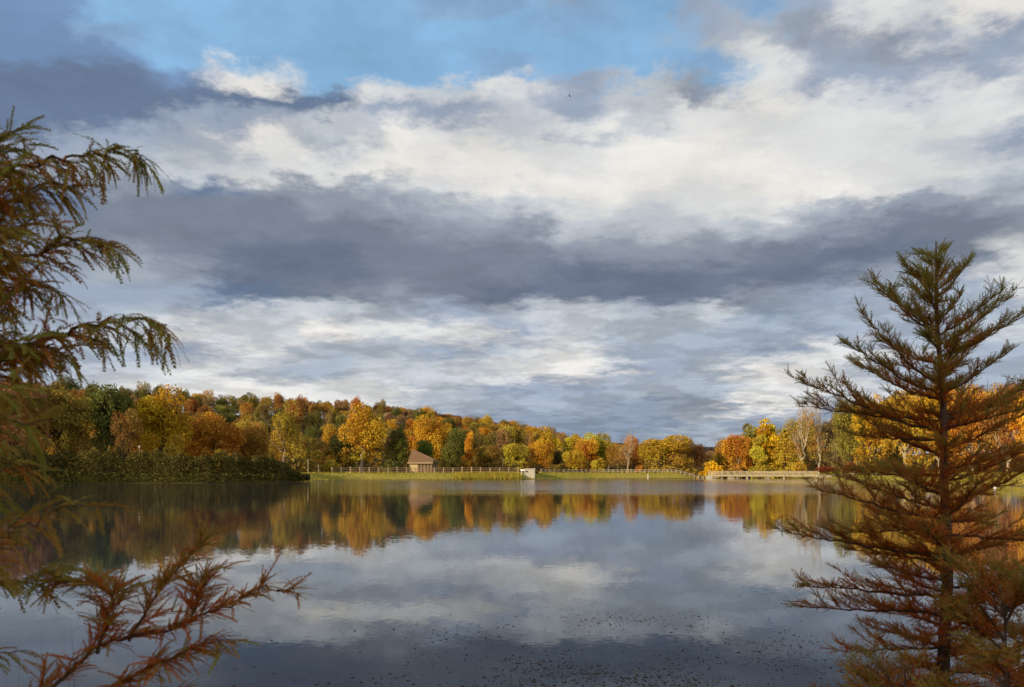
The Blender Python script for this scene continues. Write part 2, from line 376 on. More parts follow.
# ------------------------------------------------------------------ tree kit (unit size: width 1, height 1)
def leaf_quads(mb, C, size, tone, seed):
    r = np.random.default_rng(seed); n = len(C)
    a = r.normal(size=(n, 3)); a /= np.linalg.norm(a, axis=1)[:, None]
    b = np.cross(a, r.normal(size=(n, 3))); b /= np.linalg.norm(b, axis=1)[:, None]
    s = (size * r.uniform(.6, 1.4, n))[:, None]
    v = np.stack([C + a * s * .62, C + b * s * .42, C - a * s * .62, C - b * s * .42], 1).reshape(-1, 3)
    f = np.arange(4 * n).reshape(-1, 4)
    mb.add(v, f, np.repeat(tone, 4))
def crown_points(kind, seed):
    r = np.random.default_rng(seed); pts = []; tone = []
    def lobes(cs, rs, per, dz=0.85):
        for c_, r_ in zip(cs, rs):
            m = int(per * (r_ / .2) ** 2)
            d = r.normal(size=(m, 3)); d /= np.linalg.norm(d, axis=1)[:, None]
            # twig clusters: pull directions towards a few random ones so gaps open between
            k = max(6, m // 16); cd = r.normal(size=(k, 3)); cd /= np.linalg.norm(cd, axis=1)[:, None]
            pick = cd[r.integers(0, k, m)]; d = d * .42 + pick; d /= np.linalg.norm(d, axis=1)[:, None]
            rad = r_ * r.uniform(.45, 1.08, m) ** .6
            pts.append(np.array(c_) + d * rad[:, None] * (1, 1, dz))
            tone.append(np.clip(r.normal(.5, .2, m) + r.normal(0, .2), 0, 1))
    if kind in ('round', 'broad', 'oval', 'loose'):
        wz = {'round': .36, 'broad': .34, 'oval': .42, 'loose': .40}[kind]; zc = {'round': .58, 'broad': .6, 'oval': .54, 'loose': .57}[kind]
        n = {'round': 15, 'broad': 17, 'oval': 15, 'loose': 22}[kind]
        cs = []; rs = []
        for i in range(n):
            d = r.normal(size=3); d /= np.linalg.norm(d); q = r.uniform(.25, .8)
            wx = .36 if kind != 'oval' else .33
            cs.append((d[0] * wx * q * 1.1, d[1] * wx * q * 1.1, zc + d[2] * wz * q)); rs.append(r.uniform(.13, .24) if kind != 'loose' else r.uniform(.09, .16))
        lobes(cs, rs, 900 if kind != 'loose' else 680, 1.0 if kind != 'broad' else .8)
        # low skirt so that the foot of the wood is closed
        cs = [(math.cos(a) * .27, math.sin(a) * .27, r.uniform(.18, .34)) for a in np.linspace(0, 6.28, 7)[:-1]]
        lobes(cs, [r.uniform(.11, .17) for _ in cs], 430, 1.0)
    elif kind == 'column':
        cs = [(r.uniform(-.2, .2), r.uniform(-.2, .2), z) for z in np.linspace(.22, .9, 13)]
        lobes(cs, [r.uniform(.16, .27) * (1.12 - abs(c_[2] - .5)) for c_ in cs], 620, .5)
    elif kind == 'shrub':
        cs = []
        for i in range(13):
            a = r.uniform(0, 6.28); q = r.uniform(0, .34); cs.append((math.cos(a) * q, math.sin(a) * q, r.uniform(.15, .72 - q * .6)))
        lobes(cs, [r.uniform(.14, .26) for _ in cs], 330, .95)
    elif kind == 'conifer':
        for z in np.linspace(.05, .95, 17):
            rad = .5 * (1 - z) ** .85 + .02; m = int(700 * rad) + 60
            a = r.uniform(0, 6.28, 12) ; pick = a[r.integers(0, 12, m)] + r.normal(0, .12, m)
            q = rad * r.uniform(.15, 1.05, m)
            pts.append(np.stack([np.cos(pick) * q, np.sin(pick) * q, z - q * .12 + r.normal(0, .012, m)], -1)); tone.append(np.clip(r.normal(.5, .2, m), 0, 1))
    elif kind == 'bare':
        cs = [(r.uniform(-.34, .34), r.uniform(-.34, .34), r.uniform(.3, .92)) for _ in range(22)]
        lobes(cs, [r.uniform(.1, .18) for _ in cs], 130, .8)
    return np.concatenate(pts), np.concatenate(tone)
def trunk_mesh(kind, seed):
    r = np.random.default_rng(seed); mb = MB()
    def limb(p, d, L, rad, depth):
        m = 6; pts = [np.array(p, float)]; dd = np.array(d, float); dd /= np.linalg.norm(dd)
        for i in range(m):
            dd = dd + r.normal(0, .10, 3) + (0, 0, .05); dd /= np.linalg.norm(dd); pts.append(pts[-1] + dd * L / m)
        mb.tube(pts, np.linspace(rad, rad * .35, m + 1), 5)
        if depth > 0:
            for i in range(3 if kind != 'bare' else 5):
                k = r.integers(2, m + 1); e = r.normal(size=3); e[2] = abs(e[2]) * .6 + .25
                e = dd * .9 + e / np.linalg.norm(e) * .9
                limb(pts[k], e, L * r.uniform(.45, .65), rad * .45, depth - 1)
    tr = {'shrub': .014, 'column': .022, 'conifer': .02, 'bare': .02}.get(kind, .026)
    n = 8; zt = {'shrub': .4, 'conifer': .95, 'column': .7, 'bare': .6}.get(kind, .52)
    pts = np.array([(r.normal(0, .006) * i, r.normal(0, .006) * i, -.03 + (zt + .03) * i / n) for i in range(n + 1)])
    mb.tube(pts, np.linspace(tr * 1.25, tr * .45, n + 1), 7)
    if kind not in ('conifer',):
        for i in range(4 if kind == 'shrub' else 8):
            k = r.integers(2, n + 1) if kind != 'shrub' else r.integers(0, 4); a = r.uniform(0, 6.28)
            up = .9 if kind != 'bare' else 3.2
            if kind == 'column': k = min(k, 5)
            limb(pts[k], (math.cos(a), math.sin(a), up), (r.uniform(.25, .38) if kind != 'column' else .16) * (1.35 if kind == 'bare' else 1), tr * .5, 1 if kind != 'bare' else 2)
    return mb.mesh('trunk', M_BARK, True)
KIT = {}
def kit(kind, var):
    key = (kind, var)
    if key not in KIT:
        seed = hash(kind) % 1 + sum(map(ord, kind)) * 10 + var
        P, t = crown_points(kind, seed); mb = MB()
        leaf_quads(mb, P, {'shrub': .045, 'conifer': .028, 'column': .030, 'bare': .018, 'loose': .018}.get(kind, .0215), t, seed)
        KIT[key] = (mb.mesh('crown', M_LEAF), trunk_mesh(kind, seed))
    return KIT[key]
BARKC = dict(grey=(.24, .19, .13, 1), dark=(.06, .045, .035, 1), pale=(.46, .38, .26, 1))
COLS = dict(
    golden=((.62, .37, .04), 'golden yellow'), yellow=((.80, .53, .03), 'bright yellow'), orange=((.55, .28, .04), 'orange'),
    rust=((.36, .185, .055), 'rusty brown'), ygreen=((.52, .39, .05), 'yellow-green'), olive=((.30, .23, .05), 'olive green'),
    dgreen=((.18, .165, .045), 'dark green'), mgreen=((.17, .18, .04), 'mid-green'), brown=((.38, .25, .10), 'dull brown'), red=((.27, .085, .035), 'dark red'),
    ochre=((.44, .27, .055), 'ochre'))
TREES = []
def tree(px, d, top_py, wpx, kind, colr, bark='grey', desc=None, name=None, cat='tree', group=None, var=None, x=None, zg=None):
    x = X_at(px, d) if x is None else x
    zg = H(x, d) if zg is None else zg
    h = max(1.2, Z_at(top_py, d) - zg); w = wpx / F * d
    nm = name or ({'shrub': 'shrub', 'conifer': 'conifer_tree'}.get(kind, 'tree'))
    e = empty(nm, (x, d, zg), random.uniform(0, 6.28), (w, w * random.uniform(.9, 1.05), h))
    cm, tm = kit(kind, random.randrange(4) if var is None else var)
    c = link('crown', cm, e); t = link('trunk', tm, e)
    b, word = COLS[colr]
    j = [random.uniform(.88, 1.12) for _ in range(3)]
    c.color = (b[0] * j[0], b[1] * j[1], b[2] * j[2], 1); t.color = BARKC[bark]
    tag(e, None, 'shrub' if nm == 'shrub' else cat, group)
    TREES.append(dict(o=e, px=px, d=d, top=top_py, word=word, kind=kind, desc=desc))
    return e

# trees one can point to along the far shore: column, distance, row of the top, width in the picture, kind, colour, bark, label
SHORE = [
 (105,172,367,66,'round','dgreen','dark','tall dark green tree breaking the skyline above the hedge'),
 (126,152,402,44,'loose','rust','dark','rust-red tree with hanging leaves just behind the hedge, left of the pole'),
 (62,165,374,70,'round','olive','dark','dark olive tree behind the left cypress branches, beside the tall dark green one'),
 (18,160,368,76,'broad','brown','dark','broad brown tree at the left edge, seen through the cypress branches'),
 (-35,165,372,80,'broad','olive','dark','olive tree cut by the left edge of the view'),
 (160,182,384,74,'broad','golden','dark','wide golden-topped tree with a shaded foot behind the middle of the hedge'),
 (213,195,402,72,'broad','orange','dark','wide burnt-orange tree right of the golden-topped one behind the hedge'),
 (253,205,420,58,'round','ochre','dark','ochre tree sloping down towards the right part of the hedge'),
 (285,228,398,56,'loose','ochre','grey','tall thin-leaved ochre tree above the right end of the hedge'),
 (322,236,436,44,'oval','olive','dark','olive tree between the hedge end and the fence start'),
 (362,222,401,64,'broad','golden','pale','big golden tree with a forked pale trunk, left of the hut'),
 (400,226,423,36,'oval','mgreen','dark','dense green oval tree just left of the hut'),
 (345,240,430,40,'oval','dgreen','dark','dark tree half hidden behind the big golden one'),
 (432,252,412,44,'round','golden','dark','golden tree standing right behind the hut roof'),
 (424,236,436,30,'oval','mgreen','dark','small green tree close behind the hut roof'),
 (451,224,436,34,'oval','dgreen','dark','dark green bushy tree touching the right side of the hut'),
 (468,232,430,17,'column','golden','pale','slim golden column tree right of the hut'),
 (487,236,442,34,'round','olive','dark','olive round tree over the middle of the reeds'),
 (503,250,422,38,'loose','brown','grey','thin brownish tree above the right end of the reeds'),
 (516,236,438,36,'round','ygreen','dark','yellow-green tree directly behind the outlet tower'),
 (540,240,436,34,'round','golden','dark','golden olive tree just right of the outlet tower'),
 (557,243,446,24,'oval','dgreen','dark','small dark tree in the gap right of the outlet tower'),
 (573,240,446,28,'round','ygreen','dark','low yellow-green tree behind the left part of the pale fence'),
 (590,248,436,36,'round','orange','dark','orange tree left of the person on the dam'),
 (612,248,440,30,'loose','ochre','grey','thin ochre tree right above the person on the dam'),
 (628,240,440,30,'bare','brown','pale','nearly bare tree with a pale stem, left of the small orange dome bush'),
 (600,236,452,22,'shrub','ygreen','dark','yellow-green bush behind the person on the dam'),
 (667,244,431,66,'broad','ygreen','dark','large round yellow-green tree above the right half of the pale fence'),
 (698,250,438,36,'loose','rust','grey','rusty thin tree right of the large round yellow-green one'),
 (724,256,436,34,'round','ochre','grey','ochre tree behind the left end of the footbridge'),
 (738,250,425,42,'round','orange','grey','orange tree above the left third of the footbridge'),
 (753,258,422,30,'column','olive','grey','tall olive column tree between the orange and the bright yellow one'),
 (769,246,418,34,'column','yellow','grey','tallest bright yellow tree above the footbridge'),
 (758,244,434,28,'column','ygreen','grey','slim yellow-green tree beside the foot of the bright yellow one'),
 (785,242,428,42,'conifer','ygreen','dark','yellowish green conifer with layered boughs behind the footbridge'),
 (802,262,414,44,'round','ochre','grey','ochre tree behind the green conifer'),
 (803,238,409,46,'bare','ochre','pale','bare tall tree with many pale upright stems, left one of two'),
 (819,242,407,40,'bare','brown','pale','bare tall tree with pale stems right of its twin'),
 (836,246,404,44,'loose','brown','grey','brownish thin tree right of the bare pale ones'),
 (850,232,396,46,'round','olive','dark','olive tree at the left tips of the right cypress'),
 (872,222,392,54,'round','golden','dark','golden tree seen through the left boughs of the right cypress'),
 (905,212,378,60,'broad','ygreen','pale','yellow-green pale-trunked tree left of the cypress trunk on the right bank'),
 (940,206,374,60,'round','golden','pale','golden tree directly behind the cypress trunk on the right bank'),
 (972,196,370,62,'broad','orange','pale','orange tree just right of the cypress trunk on the right bank'),
 (1008,186,374,62,'broad','rust','pale','rust-brown tree near the right edge on the right bank'),
 (1045,176,372,70,'round','golden','pale','golden tree cut by the right edge on the right bank'),
 (890,240,400,50,'oval','dgreen','dark','dark green tree deep behind the left boughs of the right cypress'),
 (955,236,385,60,'round','olive','dark','olive tree further back behind the cypress trunk'),
 (1000,228,380,60,'round','ochre','dark','ochre tree further back near the right edge'),
]
for (px, d, top, w, kind, c, bark, desc) in SHORE: tree(px, d, top, w, kind, c, bark, desc)
SHRUBS = [
 (217,163,445,26,'ygreen','bright yellow-green bush just above the hedge top'),
 (241,196,447,36,'ochre','ochre bush right of the bright bush above the hedge'),
 (263,198,451,34,'orange','orange-brown bush above the right part of the hedge'),
 (300,200,452,40,'olive','olive bush at the right end of the hedge'),
 (331,206,457,26,'ygreen','yellow-green bush behind the start of the brown fence'),
 (388,212,457,30,'dgreen','dark bush under the green oval tree left of the hut'),
 (641,236,462,13,'orange','small dome-shaped orange bush behind the pale fence'),
 (713,238,456,30,'yellow','round bright yellow bush at the left end of the footbridge'),
 (733,240,465,22,'orange','low orange bush behind the left end of the footbridge'),
 (799,236,453,16,'ygreen','small yellow-green bush right of the green conifer'),
 (826,228,463,26,'red','dark red bush past the right end of the footbridge'),
 (851,216,460,18,'red','red-orange bush beside the white-clad person on the right bank'),
 (880,208,462,36,'dgreen','dark bush on the right bank behind the cypress boughs'),
 (537,205,472,8,'dgreen','small dark bush touching the right side of the outlet tower'),
 (465,228,455,22,'orange','orange bush at the foot of the slim golden column tree'),
 (560,236,460,30,'olive','olive bush behind the left part of the pale fence'),
 (680,238,458,34,'ochre','ochre bush under the large round yellow-green tree'),
 (760,246,456,34,'ygreen','yellow-green bush under the tallest bright yellow tree'),
]
for (px, d, top, w, c, desc) in SHRUBS: tree(px, d, top, w, 'shrub', c, 'dark', desc)

# the wood on the hillside: rows of single trees up to the crest
def hill_colour(px, k, K):
    t = k / K
    if px < 230: pool = ['brown','dgreen','olive','rust','golden','dgreen','brown'] if t > .5 else ['ochre','olive','rust','dgreen','orange']
    elif px < 330: pool = ['dgreen','olive','dgreen','rust','brown','olive','ochre'] if t > .5 else ['ochre','olive','dgreen','brown','ochre']
    elif px < 500: pool = ['rust','olive','brown','dgreen','golden','orange'] if t > .6 else ['golden','ochre','olive','dgreen','brown','golden','orange']
    else: pool = ['ygreen','brown','ochre','orange','olive','golden','brown']
    return random.choice(pool)
HILL = []
K = 7
for k in range(K + 1):
    t = k / K
    px = -34.0 + 5 * (k % 2)
    while px < 655:
        D = float(np.interp(px, CP, CD)); d = 258 + (D - 258) * (t ** .9) * 1.0 + random.uniform(-7, 7)
        wm = random.uniform(9.2, 14) * (1 + .35 * t * (px > 400)); w = wm / d * F
        x = X_at(px, d); zg = H(x, d); h = random.uniform(12, 16) * (1.12 if k == 0 else 1) * (1 if random.random() > .15 else 1.2)
        if px > 560: h *= .8
        top = HY - (zg + h - EYE) / d * F
        cc = hill_colour(px, k, K)
        if k == K and 262 < px < 306: cc = 'orange'
        HILL.append((px, d, top, w, cc, k)); px += w * random.uniform(.68, .88)
for (px, d, top, w, cc, k) in HILL:
    kind = random.choice(['round', 'round', 'broad', 'oval', 'loose']) if cc != 'brown' else 'loose'
    e = tree(px, d, top, w, kind, cc, 'grey', None, group='trees of the hillside wood'); TREES[-1]['k'] = k
# low wood right of the hill and behind the right bank
for (px, d, top, w, cc) in [(640,300,440,40,'ochre'),(655,320,444,34,'brown'),(690,310,446,36,'rust'),(712,330,447,30,'brown'),(742,300,430,40,'olive'),(762,305,428,44,'ochre'),(790,296,424,46,'olive'),(818,290,414,50,'ochre'),
                            (722,300,444,26,'ochre'),(775,300,430,40,'ochre'),(815,300,420,44,'olive'),(845,290,408,50,'rust'),(890,280,398,56,'ochre'),(935,270,392,60,'rust'),(985,262,388,64,'olive'),(1035,255,386,66,'rust')]:
    tree(px, d, top, w, random.choice(['round', 'loose', 'broad']), cc, 'grey', None, group='trees of the back row'); TREES[-1]['k'] = -1

def where(px):
    for lim, s in ((60, 'at the far left'), (130, 'left of the pole'), (190, 'above the hedge middle'), (250, 'above the bright bush'), (305, 'above the hedge end'),
                   (350, 'left of the big golden tree'), (405, 'behind the big golden tree'), (440, 'above the hut'), (480, 'above the reeds'), (525, 'above the outlet tower'),
                   (575, 'right of the outlet tower'), (640, 'above the person on the dam'), (715, 'above the pale fence'), (820, 'above the footbridge'), (900, 'left of the cypress trunk'), (3000, 'behind the right cypress')):
        if px < lim: return s
TIER = {0: 'at the hill foot', 1: 'low on the hill', 2: 'on the lower slope', 3: 'on the mid slope', 4: 'halfway up the hill', 5: 'on the upper slope', 6: 'just under the crest', 7: 'on the hill crest', -1: 'in the back row'}
ORD = ['first', 'second', 'third', 'fourth', 'fifth', 'sixth', 'seventh']
bins = {}
for T in TREES:
    if T['desc']: T['o']['label'] = T['desc']
    else: bins.setdefault((T['word'], TIER[T['k']], where(T['px'])), []).append(T)
for (word, tier, wh), L in bins.items():
    L.sort(key=lambda T: T['px'])
    for i, T in enumerate(L):
        lab = f"{word} tree {tier} {wh}"
        if len(L) > 1: lab = (f"{ORD[i]} {word} tree from left {tier} {wh}")
        T['o']['label'] = lab

# trees outside the view on the near banks: they throw the shade that lies on the hedge and the foreground
for (x, y, h, w, c) in [(-122,62,25,26,'olive'),(-138,82,27,28,'rust'),(-128,104,26,24,'olive'),(-146,118,28,26,'golden'),(-110,40,24,24,'rust'),(-165,100,30,28,'olive'),
                        (-11,-8.5,9,9,'rust'),(-17,-13,13,12,'olive'),(-7.5,-11,11,9,'rust'),(-14,-4,10,9,'olive'),(-24,-8,14,12,'olive'),(-5,-16,14,12,'rust')]:
    e = tree(0, max(y, 1), 0, 10, 'round', c, 'dark', 'tree on the near bank outside the view', x=x, zg=H(x, y), name='bank_tree')
    e.location = (x, y, H(x, y)); e.scale = (w, w, h); TREES.pop()
    e['label'] = 'tall leafy tree on the near bank behind the camera'; e['group'] = 'trees on the near bank outside the view'

# ------------------------------------------------------------------ far-off wood on the distant ridge (one mass)
def far_wood():
    n = 26000; a = rng.uniform(R(-8), R(26), n); r = rng.uniform(1500, 2150, n)
    P = np.stack([np.sin(a) * r, np.cos(a) * r], -1); h = Hf(P)
    Cc = np.column_stack([P, h + rng.uniform(0, 11, n)])
    mb = MB(); leaf_quads(mb, Cc, 7.0, np.clip(rng.normal(.5, .22, n), 0, 1), 5)
    o = mb.build('forest', M_LEAF); o.color = (.085, .06, .06, 1)
    tag(o, 'dark wooded ridge far behind the round yellow-green tree', 'forest', kind='stuff')
    # undergrowth that closes the foot of the wood
    n = 16000; px = rng.uniform(-60, 1060, n)
    d = rng.uniform(243, 300, n); d = np.where(px > 830, rng.uniform(212, 260, n), d); d = np.where(px < 300, rng.uniform(168, 290, n), d)
    x = (px - 512) / F * d; P = np.stack([x, d], -1); sd = lake_sd(P); k = sd > 9
    P = P[k]; h = Hf(P); Cc = np.column_stack([P, h + rng.uniform(0, 1, k.sum()) ** 1.4 * 3.4])
    mb = MB(); leaf_quads(mb, Cc, .75, np.clip(rng.normal(.5, .25, k.sum()), 0, 1), 6)
    o = mb.build('undergrowth', M_LEAF); o.color = (.20, .14, .045, 1)
    tag(o, 'brown and green brush filling the foot of the wood', 'undergrowth', kind='stuff')
far_wood()

# ------------------------------------------------------------------ hedge on the left shore
def hedge():
    line = [(-118,112),(-104,118),(-90,128.5),(-72,135.5),(-57,140.8),(-50,148.5),(-45.2,157),(-43.6,162)]
    L = np.array(line, float); seg = np.hypot(*np.diff(L, axis=0).T); cum = np.concatenate([[0], np.cumsum(seg)])
    n = 60000; s = rng.uniform(0, cum[-1], n)
    x = np.interp(s, cum, L[:, 0]); y = np.interp(s, cum, L[:, 1])
    top = 5.2 + .35 * np.sin(s * .55) + .3 * np.sin(s * 1.7 + 1) + .22 * np.sin(s * 3.1)
    top = top * (.22 + .78 * sstep((cum[-1] - s) / 15)) * np.where(s < cum[-1] - 34, 1.04, .97)
    a = rng.uniform(0, np.pi, n)                # around the front / top / back
    bulge = 1 + .16 * np.sin(s * .9 + 2 * np.cos(a)) + .1 * np.sin(s * 2.3 + 5 * a)
    rad = rng.uniform(.72, 1.05, n) * bulge
    across = -np.cos(a) * 3.0 * rad; zz = np.minimum(np.abs(np.sin(a)) ** .55, 1) * top * (rad * .25 + .75) * rng.uniform(.93, 1.02, n)
    low = rng.random(n) < .45
    zz = np.where(low, rng.uniform(.0, 1, n) * top * .85, zz); across = np.where(low, -3.0 * rad * rng.uniform(.75, 1.05, n), across)
    nx, ny = .45, -.9
    C = np.column_stack([x - nx * across * .6, y + 1.5 + across * .9, zz + .25])
    tone = np.clip(.45 + .3 * np.sin(s * .8) * np.sin(s * .27 + 1) + rng.normal(0, .22, n), 0, 1)
    mb = MB(); leaf_quads(mb, C, .25, tone, 9)
    root = mb.build('hedge', M_HEDGE); tag(root, 'long dark green-brown hedge of dense bushes along the left shore', 'hedge')
hedge()

# ------------------------------------------------------------------ dam furniture
def crest(px, off=0):        # point on top of the dam behind the shoreline
    d = float(np.interp(px, [300, 340, 400, 525, 560, 600, 700, 760], [182, 192, 197, 204, 214, 224, 232, 234])) + off
    x = X_at(px, d); return x, d, H(x, d)
def fence(name, px0, px1, step, hgt, mat, label, group, rails, pw):
    root = empty(name, crest(px0)); tag(root, label, 'fence', group)
    ox, oy, oz = root.location
    pts = []
    px = px0
    while px <= px1 + .01:
        pts.append(crest(px)); px += step
    me = MB(); me.box((0, 0, hgt / 2), (pw, pw, hgt)); me.box((0, 0, hgt + .02), (pw * 1.25, pw * 1.25, .05)); me = me.mesh('post', M_FENCEPOST)
    for p in pts:
        o = link('post', me, root); o.rotation_euler = (random.gauss(0, .02), random.gauss(0, .03), random.gauss(0, .2)); o.scale = (random.uniform(.85, 1.1),) * 2 + (random.uniform(.93, 1.07),); o.location = (p[0] - ox, p[1] - oy, p[2] - oz)
    for zf in rails:
        mb = MB()
        for a, b in zip(pts[:-1], pts[1:]):
            mb.bar((a[0] - ox, a[1] - oy - pw * .5 - .03, a[2] - oz + hgt * zf), (b[0] - ox, b[1] - oy - pw * .5 - .03, b[2] - oz + hgt * zf), .05, .13)
        mb.build('rail', mat, root)
    return root
fence('post_and_rail_fence', 332, 518, 9.3, 1.5, M_WOODBR, 'brown post and rail fence on the grass bank in front of the hut', None, (.3, .6, .9), .26)
fence('post_and_rail_fence', 541, 712, 4.5, 1.05, M_WOODPALE, 'pale low fence of close posts on the dam left of the footbridge', None, (.45, .85), .22)

def bridge():
    x0, y0 = X_at(709, 226), 226.0; x1, y1 = X_at(818, 224), 224.0
    root = empty('footbridge', (x0, y0, 0)); tag(root, 'long pale wooden footbridge with picket railings over the spillway', 'footbridge')
    L = x1 - x0; rz = math.atan2(y1 - y0, L); root.rotation_euler = (0, 0, rz)
    mb = MB(); mb.box((L / 2, 0, .95), (L, 2.0, .16)); mb.box((L / 2, -.95, .78), (L, .16, .36)); mb.box((L / 2, .95, .78), (L, .16, .36)); mb.build('deck', M_BRIDGE, root)
    for s in (-1, 1):
        mb = MB(); y = s * .93
        mb.box((L / 2, y, 2.12), (L, .14, .1)); mb.box((L / 2, y, 1.22), (L, .08, .1))
        n = 17
        for i in range(n + 1): mb.box((L * i / n, y - .002, 1.6), (.17, .17, 1.18))
        m = 150
        for i in range(m):
            mb.box((L * (i + .5) / m, y + .003, 1.67), (.06, .05, .82))
        mb.build('railing', M_BRIDGE, root)
    for px in (747, 783):
        lx = (X_at(px, 225) - x0)
        mb = MB(); mb.box((lx, -.6, -.3), (.42, .42, 2.2)); mb.box((lx, .6, -.3), (.42, .42, 2.2)); mb.box((lx, 0, .7), (.5, 2.2, .2)); mb.build('pier', M_BRIDGE, root)
    for lx in (.1, L - .1):
        mb = MB(); mb.box((lx, 0, .2), (1.6, 2.6, 1.3)); mb.build('abutment', M_CONC, root)
bridge()

def hut():
    d = 213.0; x0 = X_at(408.5, d); x1 = X_at(433.5, d); W = x1 - x0; zg = H((x0 + x1) / 2, d)
    root = empty('hut', (x0, d, zg)); tag(root, 'small hut with a steep brown shingle roof peaking at its left gable', 'hut')
    root.rotation_euler = (0, 0, R(-14))
    Dp = 5.6; eave = 2.85; apex = Z_at(449, d) - zg
    # walls: a cream gable side on the left, boards under the eaves in front
    mb = MB()
    mb.add([(0.4, .5, 0), (0.4, Dp, 0), (0.4, Dp, eave), (0.4, Dp / 2, apex - .9), (0.4, .5, eave), (.25, .5, 0), (.25, Dp, 0), (.25, Dp, eave), (.25, Dp / 2, apex - .9), (.25, .5, eave)],
           [[5, 6, 7, 7 + 0]][:0] or [[0, 1, 6, 5]])
    v = [(0.25, .4, 0), (0.25, Dp, 0), (0.25, Dp, eave), (0.25, Dp / 2, apex - .7), (0.25, .4, eave), (.45, .4, 0), (.45, Dp, 0), (.45, Dp, eave), (.45, Dp / 2, apex - .7), (.45, .4, eave)]
    mb = MB(); mb.add(v, [[0, 4, 3, 2, 1], [5, 6, 7, 8, 9]]); mb.add(v, [[0, 5, 9, 4], [4, 9, 8, 3], [3, 8, 7, 2], [2, 7, 6, 1], [1, 6, 5, 0]]); 
    mb.box((1.5, .45, eave / 2), (2.1, .14, eave)); mb.build('gable_wall', M_STUCCO, root)
    mb = MB(); mb.box((W / 2 + 1.15, .62, eave / 2), (W - 2.7, .12, eave)); mb.box((W - .25, Dp / 2 + .2, eave / 2), (.14, Dp - .8, eave)); mb.box((W / 2, Dp - .1, eave / 2), (W - .8, .12, eave)); mb.build('board_wall', M_WALLBR, root)
    for k in range(5):
        mb = MB(); mb.box((2.75 + k * (W - 3.05) / 4, .2, eave / 2), (.13, .13, eave)); mb.build('post', M_FASCIA, root)
    # roof: half pyramid with the peak over the left gable
    e = .0; t = .14
    A = np.array([(-.1, -.25, eave), (W + .35, -.25, eave + .0), (W + .35, Dp + .3, eave), (-.1, Dp + .3, eave), (.05, Dp / 2, apex), (W * .92, Dp / 2, eave + .95)])
    B = A + (0, 0, t)
    mb = MB(); V = np.vstack([A, B])
    mb.add(V, [[6, 7, 11, 10], [8, 9, 10, 11], [0, 4, 5, 1], [2, 5, 4, 3]]); mb.add(V, [[7, 8, 11], [9, 6, 10], [1, 5, 2], [3, 4, 0]]); mb.add(V, [[0, 1, 7, 6], [1, 2, 8, 7], [2, 3, 9, 8], [3, 0, 6, 9]])
    rf = mb.build('roof', M_SHINGLE, root)
    mb = MB(); mb.box((W / 2 + .1, -.33, eave - .16), (W + .5, .12, .5)); mb.build('fascia', M_FASCIA, rf)
hut()

def outlet_tower():
    d = 200.0; x = X_at(530, d)
    root = empty('outlet_tower', (x, d, 0), R(-6)); tag(root, 'square pale concrete outlet tower at the water edge beside the reeds', 'outlet tower')
    mb = MB(); mb.box((0, 0, .7), (2.7, 2.6, 3.9)); mb.build('shaft', M_CONC, root)
    mb = MB(); mb.box((0, 0, 2.74), (2.95, 2.9, .18)); mb.build('cap', M_CAP, root)
    mb = MB(); mb.box((-.75, -1.31, 2.05), (.7, .06, .4)); mb.build('opening', M_RECESSSHADE, root)  # flat plate on the face, the recess shade painted as its dark colour
    mb = MB()
    for i in range(3): mb.box((-2.2 + i * .3, -.6 + i * .4, .9), (.14, .14, 2.8))
    mb.box((-1.95, -.4, 2.45), (1.1, .5, .45)); mb.build('gate_stand', M_WHITE, root)
outlet_tower()

def reeds():
    n = 5200; px = rng.uniform(455, 521, n); den = .5 + .5 * np.sin(px * .8) * np.sin(px * .31 + 1)
    k = rng.random(n) < .35 + .65 * den; px = px[k]; n = len(px)
    d0 = np.interp(px, [455, 521], [188.5, 192.5]); d = d0 + rng.uniform(-.6, 5.2, n)
    x = (px - 512) / F * d; z = np.maximum(Hf(np.stack([x, d], -1)), -.2)
    h = rng.uniform(.8, 1.45, n); lean = rng.normal(0, .18, (n, 2)); w = .06
    a = rng.uniform(0, 3.14, n); sx_, sy_ = np.cos(a) * w, np.sin(a) * w
    v = np.stack([np.stack([x - sx_, d - sy_, z], -1), np.stack([x + sx_, d + sy_, z], -1),
                  np.stack([x + sx_ * .6 + lean[:, 0] * .5, d + sy_ * .6 + lean[:, 1] * .5, z + h * .6], -1), np.stack([x + lean[:, 0], d + lean[:, 1], z + h], -1)], 1).reshape(-1, 3)
    mb = MB(); mb.add(v, np.arange(4 * n).reshape(-1, 4), np.repeat(rng.uniform(0, 1, n), 4))
    tag(mb.build('reeds', M_REED), 'belt of yellow-green reeds left of the outlet tower', 'reeds', kind='stuff')
    # tufts of rough grass on the dam face and the right bank
    n = 26000; px = rng.uniform(300, 1060, n); d = rng.uniform(110, 240, n)
    x = (px - 512) / F * d; P = np.stack([x, d], -1); sd = lake_sd(P); k = (sd > .3) & (sd < 16); P = P[k]; n = len(P); x, d = P.T; z = Hf(P)
    h = rng.uniform(.12, .42, n); a = rng.uniform(0, 3.14, n); w = .13; sx_, sy_ = np.cos(a) * w, np.sin(a) * w
    v = np.stack([np.stack([x - sx_, d - sy_, z - .02], -1), np.stack([x + sx_, d + sy_, z - .02], -1), np.stack([x + sx_ * .4 + .06, d + sy_ * .4, z + h], -1), np.stack([x - sx_ * .5, d - sy_ * .5, z + h * .8], -1)], 1).reshape(-1, 3)
    mb = MB(); mb.add(v, np.arange(4 * n).reshape(-1, 4), np.repeat(rng.uniform(0, .8, n), 4))
    tag(mb.build('grass', M_REED), 'rough grass on the dam face and the far bank', 'grass', kind='stuff')
reeds()

